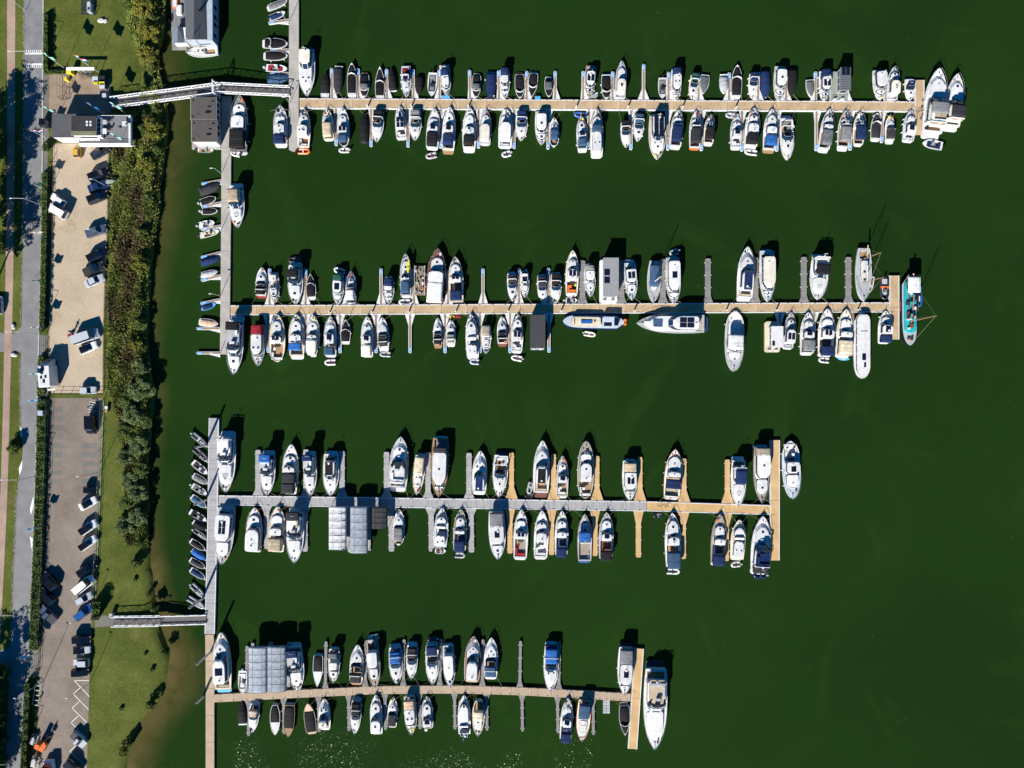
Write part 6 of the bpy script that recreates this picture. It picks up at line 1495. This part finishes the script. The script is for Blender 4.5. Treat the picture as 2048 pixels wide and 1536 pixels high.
def car(kind, rx, ry, fx, fy, w, col, label, roof=None, name=None, z=LZ):
    d = CARDATA[kind]; zr = z+d['hb']; a, b = P(rx, ry, zr), P(fx, fy, zr); v = b-a; L = max(v.length, 1.5); W = w/S; c = (a+b)/2
    root = empty(name or {'van': 'parked_van', 'pickup': 'pickup_truck'}.get(kind, 'parked_car'), (c.x, c.y, z+.01), math.atan2(v.y, v.x)); X = lambda f: -L/2+L*f
    hb, ht, ho = d['hb'], d['ht'], d['ho']; g0, g1, t0, t1 = d['g']
    # body: cross sections along the length
    st = [(0, .86, .45, hb*.86), (.03, .96, .3, hb*.97), (.2, 1, .25, hb), (g1*.97, 1, .25, hb), (g1+.04, .99, .25, hb*.985), (.92, .95, .25, ho*.98), (.975, .86, .3, ho*.86), (1, .72, .42, ho*.68)]
    mb = MB(); mb.rings([[(X(u), -W/2*k, z0), (X(u), -W/2*k, z1*.78), (X(u), -W/2*k*.9, z1), (X(u), W/2*k*.9, z1), (X(u), W/2*k, z1*.78), (X(u), W/2*k, z0)] for u, k, z0, z1 in st]); mb.obj('body', paint(col), root)
    def gh(m_, u0, u1, k, zz): return [(X(u0), -W/2*k*.86, zz), (X(u0+.02), -W/2*k, zz), (X(u1-.06), -W/2*k, zz), (X(u1), -W/2*k*.78, zz), (X(u1), W/2*k*.78, zz), (X(u1-.06), W/2*k, zz), (X(u0+.02), W/2*k, zz), (X(u0), W/2*k*.86, zz)]
    mb = MB(); mb.rings([gh(0, g0, g1, .90, hb-.02), gh(0, t0, t1, .76, ht-.05)]); mb.obj('window_glass', GLASS, root)
    mb = MB(); mb.rings([gh(0, t0, t1, .76, ht-.048), gh(0, t0+.01, t1-.01, .72, ht)]); mb.obj('roof_panel', paint(roof or col), root)
    if kind == 'pickup': mb = MB(); mb.box(X(.03), X(.36), -W*.4, W*.4, hb, hb+.05); mb.obj('cargo_cover', RUB, root)
    mb = MB()
    for sd in (1, -1):
        for (u_, t_) in ((g0, t0), (g1, t1)): mb.tube([(X(u_), sd*W/2*.86, hb), (X(t_), sd*W/2*.73, ht-.03)], .035, 4)
    mb.obj('pillars', paint(col), root)
    for u in (.2, .81):
        for sd in (1, -1): link('wheel', WHEEL, root, (X(u), sd*(W/2-.1), .31))
    for sd in (1, -1):
        mb = MB(); mb.box(X(.955), X(.985), sd*W*.30-.16, sd*W*.30+.16, ho*.70, ho*.86); mb.obj('headlight', mat('headlight_lens', (.7,.72,.75), .1, .05), root)
        mb = MB(); mb.box(X(.004), X(.02), sd*W*.36-.12, sd*W*.36+.12, hb*.66, hb*.84); mb.obj('tail_light', gel('r'), root)
        mb = MB(); mb.box(X(g1-.09), X(g1-.05), sd*(W/2+.0), sd*(W/2+.16), hb, hb+.14, 0, .03) if sd > 0 else mb.box(X(g1-.09), X(g1-.05), -W/2-.16, -W/2, hb, hb+.14, 0, .03); mb.obj('mirror', paint(col), root)
    tag(root, label, {'van': 'van', 'pickup': 'pickup'}.get(kind, 'car'), 'parked vehicles'); return root
PAL['S'] = (.42,.44,.47); CN['S'] = 'silver'; PAL['G'] = (.06,.08,.12); CN['G'] = 'blue-grey metallic'; PAL['W'] = (.75,.75,.75); CN['W'] = 'car white'; PAL['K'] = (.006,.006,.008); CN['K'] = 'car black'; PAL['D'] = (.02,.022,.026); CN['D'] = 'car charcoal'
PAL['B'] = (.02,.08,.25); CN['B'] = 'car blue'; PAL['Y'] = (.55,.30,.03); CN['Y'] = 'ochre'
for a in (('hatch',154,315,154,289,13,'Y','ochre yellow car tucked against the clubhouse terrace'), ('sedan',182,313,217,294,16,'D','black car nearest the clubhouse in gravel car park'), ('suv',176,357,216,340,17,'K','second black car from the clubhouse in gravel car park'),
  ('sedan',176,379,214,365,17,'n','dark blue car beside the boat trailer in gravel car park'), ('suv',174,402,214,386,17,'K','black car just below the dark blue one, gravel car park'), ('hatch',129,409,101,390,15,'W','smaller white car by the hedge in gravel car park'), ('van',132,432,96,411,18,'W','white van beside white car by the hedge'),
  ('suv',171,469,212,454,16,'G','blue-grey car parked alone in gravel car park'), ('suv',174,520,214,499,18,'K','black car above the charcoal pickup, gravel car park'), ('pickup',166,546,206,529,18,'D','charcoal pickup between black and silver cars'), ('sedan',170,569,207,553,16,'S','silver sedan below the charcoal pickup'),
  ('van',146,681,196,664,21,'S','long silver van in the gravel car park'), ('hatch',158,703,193,688,16,'W','white car with black glass roof below silver van'), ('hatch',158,781,192,780,15,'S','silver car at the bottom edge of gravel car park'), ('van',180,831,181,869,18,'K','black van with bright windscreen in the paved car park'),
  ('hatch',166,980,193,980,14,'K','small black car at top of paved car park row'), ('sedan',159,1016,192,998,16,'W','white convertible with black roof in the paved car park'), ('suv',159,1066,192,1044,16,'W','upper of two white cars with dark sunroofs'), ('suv',159,1098,191,1075,15,'W','lower of two white cars with dark sunroofs'),
  ('suv',155,1150,190,1128,17,'K','black car above the white van, paved car park'), ('van',151,1183,184,1156,18,'W','white van in the paved car park row'), ('hatch',151,1207,183,1189,15,'S','silver car between white van and blue car'), ('suv',151,1238,183,1212,16,'B','blue car above the gangway entrance'),
  ('suv',110,1178,85,1147,18,'K','upper black car at hedge side of paved car park'), ('suv',107,1206,80,1180,17,'K','lower black car at hedge side of paved car park'), ('pickup',110,1244,80,1215,18,'G','grey pickup at hedge side of paved car park'), ('suv',144,1280,180,1279,15,'K','uppermost car of the four below gangway entrance'),
  ('hatch',145,1301,180,1300,15,'S','silver car with black roof, second of four below gangway'), ('suv',177,1326,145,1326,15,'S','silver car, third of four below gangway'), ('suv',143,1346,176,1345,15,'K','black car, lowest of four below gangway'), ('pickup',143,1468,169,1492,17,'S','silver pickup across the white marked bays'), ('suv',131,1523,160,1546,18,'D','charcoal car at bottom of white marked bays'),
  ('van',96,1562,95,1521,20,'W','white van at the bottom edge of paved car park'), ('suv',80,245,104,247,17,'K','black car beside the clubhouse on the pavement'), ('suv',-6,628,-5,592,17,'S','silver car on the verge at the picture edge')):
    car(*a, roof='K' if 'black glass roof' in a[7] or 'black roof' in a[7] or 'sunroof' in a[7] else None)
# camper van
p = P(99, 746, 2.2); root = empty('camper_van', (p.x, p.y, LZ), math.radians(94)); mb = MB(); mb.box(-2.9, 1.5, -1.25, 1.25, .5, 3.1, 0, .2); mb.obj('body', gel('w'), root)
mb = MB(); mb.rings([[(1.4, -1.05, .5), (1.4, 1.05, .5), (1.4, 1.0, 2.9), (1.4, -1.0, 2.9)], [(2.2, -1.0, .5), (2.2, 1.0, .5), (2.0, .9, 2.4), (2.0, -.9, 2.4)], [(2.9, -.95, .5), (2.9, .95, .5), (2.7, .85, 1.3), (2.7, -.85, 1.3)]]); mb.obj('cab', gel('w'), root)
mb = MB(); mb.add([(2.06, -.85, 2.36), (2.06, .85, 2.36), (2.74, .8, 1.36), (2.74, -.8, 1.36)], [(0, 3, 2, 1)]); mb.obj('windshield', GLASS, root)
for x, y, s_ in ((.9, .1, .5), (.2, .3, .45), (-.9, .5, .3), (-.8, -.4, .3), (-1.7, 0, .35), (.9, .1, .2)): mb = MB(); mb.box(x-s_, x+s_, y-s_*.6, y+s_*.6, 3.1, 3.2, 0, .03); mb.obj('roof_vent', GLASS if s_ > .25 else gel('l'), root)
for x in (-1.8, 1.9):
    for y in (-1.1, 1.1): link('wheel', WHEEL, root, (x, y, .31))
mb = MB(); mb.tube([(-2.9, -.8, .8), (-3.5, -.8, .8), (-3.5, .8, .8), (-2.9, .8, .8)], .05, 4); mb.tube([(-3.3, -.8, 1.0), (-3.3, .8, 1.0)], .05, 4); mb.obj('bike_rack', ALU, root); tag(root, 'white camper van with bike rack beside the hedge', 'camper van')
def trailer(px, py, L, W, ang, label, load=None):
    p = P(px, py, LZ+.5); root = empty('boat_trailer', (p.x, p.y, LZ), math.radians(ang)); mb = MB()
    for y in (-W/2, W/2): mb.tube([(-L/2, y, .45), (L*.3, y, .45), (L/2, 0, .45)], .05, 4)
    for i in range(5): x = -L/2+L*.8*i/4; mb.tube([(x, -W/2, .45), (x, W/2, .45)], .04, 4)
    mb.obj('frame', ALU, root)
    for y in (-W/2-.15, W/2+.15): link('wheel', WHEEL, root, (-L*.15, y, .31))
    if load: mb = MB(); mb.rings([[(-L*.4*k, -W*.3*k, z), (L*.1*k, -W*.3*k, z), (L*.35*k, 0, z), (L*.1*k, W*.3*k, z), (-L*.4*k, W*.3*k, z)] for k, z in ((.8, .5), (1, .9), (.85, 1.0))]); mb.obj('load', fab(load), root)
    tag(root, label, 'trailer', 'trailers')
trailer(184, 812, 2.6, 1.2, 80, 'empty boat trailer at the top of paved car park'); trailer(224, 364, 2.6, 1.2, 5, 'trailer with covered boat at the edge of reeds', 'q'); trailer(74, 1386, 5.0, 1.2, 82, 'long empty trailer beside the lower hedge'); trailer(91, 783, 1.8, .9, 75, 'small trailer behind the camper van')
trailer(68, 1478, 2.4, 1.4, 70, 'trailer with white load above the excavator', 'l'); trailer(70, 1522, 2.6, 1.6, 80, 'trailer with white load below the excavator', 'l')
# orange excavator
p = P(83, 1492, 2); root = empty('mini_excavator', (p.x, p.y, LZ), math.radians(60)); mb = MB(); mb.box(-.9, .9, -.9, .9, .6, 1.3, 0, .12); mb.obj('engine_body', gel('z'), root); mb = MB(); mb.box(-.2, .85, -.1, .8, 1.3, 2.3, 0, .1); mb.obj('operator_cab', gel('z'), root)
for sd in (-.65, .65): mb = MB(); mb.box(-1.1, 1.1, sd-.2, sd+.2, .02, .55, 0, .15); mb.obj('track', RUB, root)
mb = MB(); mb.tube([(.8, -.4, 1.1), (1.8, -.4, 2.2), (2.6, -.4, 1.2)], .14, 5); mb.obj('boom_arm', gel('z'), root); mb = MB(); mb.box(2.4, 2.9, -.8, 0, .6, 1.2, 0, .1); mb.obj('bucket', gel('d'), root); tag(root, 'orange mini excavator near the bottom of paved car park', 'excavator')
# ------------------------------------------------------------------ flags, fences, small things
def flagpole(px, py, h, cols, label, ang=.1, z0=LZ):
    p = P(px, py, z0); root = empty('flagpole', (p.x, p.y, z0)); mb = MB(); mb.tube([(0, 0, -.1), (0, 0, h)], .05, 6, r1=.03); mb.obj('pole', WHITE, root); ensign(root, .03, 0, h-.05, 1.5 if h > 5 else 1.25, cols, ang); tag(root, label, 'flag', 'flags'); return root
PAL['x'] = (.22,.52,.42); CN['x'] = 'mint'
for a in ((130,137,7.0,('x',),'mint flag at the upper plaza corner',-.5), (190,141,7.0,('r','w','b'),'tricolour flag above the bicycle rack',-.4), (118,232,5.0,('x',),'mint flag at the road end of the clubhouse',-.4), (214,232,7.0,('b','b'),'blue flag at the clubhouse terrace',-.5), (257,231,7.0,('x',),'mint flag at the upper terrace corner',-.5), (258,290,7.0,('x',),'mint flag at the lower terrace corner',-.5),
          (92,276,4.5,('r','w','b'),'tricolour flag on the pavement beside the black car',.1), (91,378,4.2,('e',),'green flag above the white cars along the road',.1), (89,473,4.2,('p','w'),'pale pink flag along the road hedge',.1), (88,567,4.2,('e',),'green flag along the road hedge, lower one',.1), (85,658,4.2,('r','w','b'),'tricolour flag opposite the road junction',.1), (84,749,4.2,('x',),'mint flag beside the camper van',.1),
          (82,801,4.2,('s',),'light blue flag at the top of the overgrown hedge',.1), (78,1052,4.5,('s',),'light blue flag halfway down the overgrown hedge',.2), (64,1300,4.5,('s',),'light blue flag at the lower entrance',-.1)): flagpole(*a)
def fence(pts, label, h=1.6, n=None, m=None, mesh=True, name='fence'):
    p0 = P(*pts[0], LZ); root = empty(name, (p0.x, p0.y, LZ)); q = [P(x, y, LZ)-p0 for x, y in pts]; tag(root, label, 'fence')
    for a, b in zip(q, q[1:]):
        k = max(1, round((b-a).length/2.4))
        for i in range(k+1): p = a.lerp(b, i/k); mb = MB(); mb.tube([(p.x, p.y, 0), (p.x, p.y, h)], .05, 5); mb.obj('post', m or ALU, root)
        for z in ((.1, h*.5, h-.05) if mesh else (h-.05, h*.5)): mb = MB(); mb.tube([(a.x, a.y, z), (b.x, b.y, z)], .03, 4); mb.obj('rail', m or ALU, root)
DF = mat('dark_fence_steel', (.05,.055,.05), .6); GF = mat('green_fence', (.10,.15,.09), .7)
fence([(104,352),(101,460),(98,560),(96,664)], 'dark rail fence along the gravel car park hedge', 1.4, m=DF); fence([(101,800),(96,960),(90,1120),(84,1290)], 'dark rail fence along the overgrown hedge', 1.4, m=DF); fence([(207,800),(203,900),(200,1000),(195,1100),(190,1195)], 'green fence between paved car park and lawn', 1.2, m=GF)
fence([(100,789),(205,789)], 'rail fence between the two car parks', 1.2, m=DF); fence([(125,152),(125,200),(139,198),(139,156)], 'dark steel bicycle enclosure on the plaza', 1.8, m=DF); fence([(219,300),(216,460),(210,620),(208,780)], 'low wire fence at the edge of the reeds', .6, m=DF); fence([(162,30),(192,30),(192,-20)], 'dark fence corner on the upper lawn', 1.4, m=DF); fence([(78,1305),(76,1350)], 'sliding gate at the lower entrance', 1.4, m=DF, name='gate'); fence([(92,670),(91,712)], 'sliding gate at the gravel car park entrance', 1.4, m=DF, name='gate'); fence([(97,303),(105,300),(105,345)], 'dark gate fence near the clubhouse entrance', 1.5, m=DF)
# kerb wall beside lawn
struct(strip('lawn_kerb', [(800,205.5,208.5),(960,199.5,202.5),(1100,194.5,197),(1196,190,192.5)], LZ+.12, mat('mossy_kerb', (.16,.19,.11), .9, .2, 1.5)))
# bicycle shelter
bs = broot('bicycle_shelter', 160, 138, LZ, 'long white bicycle shelter at the top of the plaza', 'shelter')
for i in range(4): bx(bs, 'roof_panel', 133+i*14, 146.6+i*14, 134.5, 140.5, 3.1, 3.2, WHITE)
for x in (133, 160, 188): bx(bs, 'post', x, x+1, 137, 138, LZ, 3.1, ALU)
def cycle(px, py, a, col, label):
    p = P(px, py, LZ); root = empty('bicycle', (p.x, p.y, LZ+.01), a); mb = MB(); t = [2*math.pi*i/14 for i in range(15)]
    for x in (-.5, .5): mb = MB(); mb.tube([(x+.33*math.cos(k), 0, .34+.33*math.sin(k)) for k in t], .025, 4); mb.obj('bicycle_wheel', RUB, root)
    mb = MB(); mb.tube([(-.5, 0, .34), (-.15, 0, .85), (.35, 0, .9), (.5, 0, .34)], .03, 4); mb.tube([(-.1, 0, .3), (.35, 0, .85)], .03, 4); mb.obj('bicycle_frame', gel(col), root)
    mb = MB(); mb.tube([(.33, -.28, 1.05), (.33, .28, 1.05)], .025, 4); mb.obj('handlebar', ALU, root); mb = MB(); mb.box(-.3, -.08, -.07, .07, .88, .96, 0, .02); mb.obj('saddle', RUB, root); tag(root, label, 'bicycle', 'bicycles')
for i, x in enumerate((164,169,174,179,184,189)): cycle(x, 151+(i % 2), 1.5+.1*i, 'kdgkbd'[i], '%s bicycle from the road under the shelter row' % ordw(i+1))
for i, (x, y, a) in enumerate(((1842,222,.3), (1844,231,1.2), (1322,1011,.2), (1336,1010,.7), (203,193,1.0))): cycle(x, y, a, 'kdkgd'[i], ['bicycle standing on the head of top pontoon', 'second bicycle lying on the head of top pontoon', 'bicycle on the sand-coloured third pontoon', 'second bicycle on the third pontoon beside red yacht', 'bicycle at the plaza bins'][i])
for o in [o for o in bpy.data.objects if o.parent is None and o.name.startswith('bicycle') and 'pontoon' in o.get('label', '')]: o.location.z = DZ+.01
def bin_(px, py, col, lid, label, s_=.6, h=1.2):
    p = P(px, py, LZ+h); root = empty('waste_bin', (p.x, p.y, LZ+.012)); mb = MB(); mb.rings([[(-s_*k, -s_*k, z), (s_*k, -s_*k, z), (s_*k, s_*k, z), (-s_*k, s_*k, z)] for k, z in ((.82, 0), (1, h))]); mb.obj('bin_body', gel(col), root); mb = MB(); mb.box(-s_*1.04, s_*1.04, -s_*1.04, s_*1.04, h+.003, h+.12, 0, .05); mb.obj('lid', gel(lid), root); tag(root, label, 'bin', 'containers on the plaza')
bin_(138,142,'y','y','larger yellow box at the plaza entrance',.5,1.5); bin_(131,157,'y','y','smaller yellow box at the plaza entrance',.3,1.2); bin_(191,159,'g','h','pale grey bin at the plaza corner',.55); bin_(204,158,'d','d','charcoal bin at the top right of the bin group',.6); bin_(204,165,'d','y','charcoal bin with yellow lid in bin group',.55); bin_(205,172,'g','w','grey bin with white lid in bin group',.5); bin_(192,165,'g','y','grey bin with yellow lid at the plaza corner',.4); bin_(209,191,'h','h','blue-grey box near the gangway foot',.4)
bin_(213,815,'w','w','white box at top of lower lawn',.3,.6); bin_(213,822,'o','o','brown crate at top of lower lawn',.3,.5); bin_(222,1230,'l','l','pale cabinet beside the gangway apron',.35,1.0); bin_(81,826,'h','h','blue-grey cabinet in the overgrown hedge',.5,1.4)
p = P(178, 14, LZ+1); root = empty('covered_tank', (p.x, p.y, LZ), 1.57); mb = MB(); mb.rings([[(-1.0, .42*k, z), (-.8, .5*k, z), (.8, .5*k, z), (1.05, .3*k, z), (1.05, -.3*k, z), (.8, -.5*k, z), (-.8, -.5*k, z), (-1.0, -.42*k, z)] for k, z in ((1, .1), (1, .9), (.7, 1.1))]); mb.obj('tank_shell', gel('h'), root); mb = MB(); mb.box(-.6, -.2, -.2, .2, 1.1, 1.2, 0, .03); mb.obj('tank_hatch', GLASS, root); tag(root, 'small pale blue tank in the fenced corner of upper lawn', 'tank')
struct(patch('dark_pen', [(162,-20),(192,-20),(192,30),(162,30)], LZ+.007, mat('dark_soil', (.02,.03,.012), .95, .2, 2)))
for i, (x, y, s_) in enumerate(((204,42,1.0), (212,43,.7), (28,653,.9), (29,710,.9))):
    p = P(x, y, LZ); root = empty('boulder', (p.x, p.y, LZ), i); rr = random.Random(i); mb = MB(); mb.rings([[(r_*s_*.8*math.cos(k)*rr.uniform(.8, 1.2), r_*s_*.5*math.sin(k)*rr.uniform(.8, 1.2), z*s_) for k in [2*math.pi*q/9 for q in range(9)]] for r_, z in ((.9, -.05), (1, .2), (.6, .45))]); o_ = mb.obj('stone', mat('pale_stone', (.5,.49,.45), .9, .15, 3), root); tag(root, ['larger pale stone on the upper lawn', 'smaller pale stone on the upper lawn', 'pale boulder above the side road mouth', 'pale boulder below the side road mouth'][i], 'stone')
# person with a red cart in the gravel car park
p = P(148, 664, LZ); root = empty('person', (p.x, p.y, LZ+.01), .8)
sk = [(0,0,.92,.15),(0,0,1.15,.15),(0,0,1.38,.17),(0,0,1.50,.07),(0,0,1.58,.07),(0,0,1.68,.115),(0,0,1.76,.08), (.0,.10,.86,.11),(.12,.11,.48,.075),(.05,.11,.08,.05),(.2,.11,.04,.045), (0,-.10,.86,.11),(-.1,-.11,.48,.075),(-.22,-.11,.1,.05),(-.08,-.11,.04,.045), (0,.21,1.4,.065),(.06,.27,1.12,.05),(.24,.25,.95,.04),(.32,.24,.93,.045), (0,-.21,1.4,.065),(.0,-.27,1.12,.05),(.2,-.25,.98,.04),(.28,-.24,.97,.045)]
ed = [(0,1),(1,2),(2,3),(3,4),(4,5),(5,6),(0,7),(7,8),(8,9),(9,10),(0,11),(11,12),(12,13),(13,14),(2,15),(15,16),(16,17),(17,18),(2,19),(19,20),(20,21),(21,22)]
me = bpy.data.meshes.new('body'); me.from_pydata([s_[:3] for s_ in sk], ed, []); o_ = link('body', me, root); md = o_.modifiers.new('skin', 'SKIN'); o_.modifiers.new('sub', 'SUBSURF').levels = 1; o_.modifiers['sub'].render_levels = 1
for i, s_ in enumerate(sk): me.skin_vertices[0].data[i].radius = (s_[3], s_[3])
me.skin_vertices[0].data[0].use_root = True; me.materials.append(fab('n')); mb = MB(); mb.disc(-.02, 0, 1.70, 1.83, .125, 10, 0, .07); mb.obj('hair', mat('dark_hair', (.03,.02,.012), .7), root); tag(root, 'person in dark clothes walking behind a red cart', 'person')
p = P(143, 671, LZ); root = empty('hand_cart', (p.x, p.y, LZ), .8); mb = MB(); mb.rings([[(-.35*k, -.28*k, z), (.35*k, -.28*k, z), (.35*k, .28*k, z), (-.35*k, .28*k, z)] for k, z in ((.85, .3), (1.1, .7))]); mb.obj('tub', gel('r'), root)
for y in (-.3, .3): o_ = link('wheel', WHEEL, root, (0, y, .2)); o_.scale = (.6, .6, .6)
mb = MB(); mb.tube([(.3, -.2, .65), (.75, -.2, .95), (.75, .2, .95), (.3, .2, .65)], .02, 4); mb.obj('handle', ALU, root); tag(root, 'red hand cart in the gravel car park', 'cart')
build_fleet()
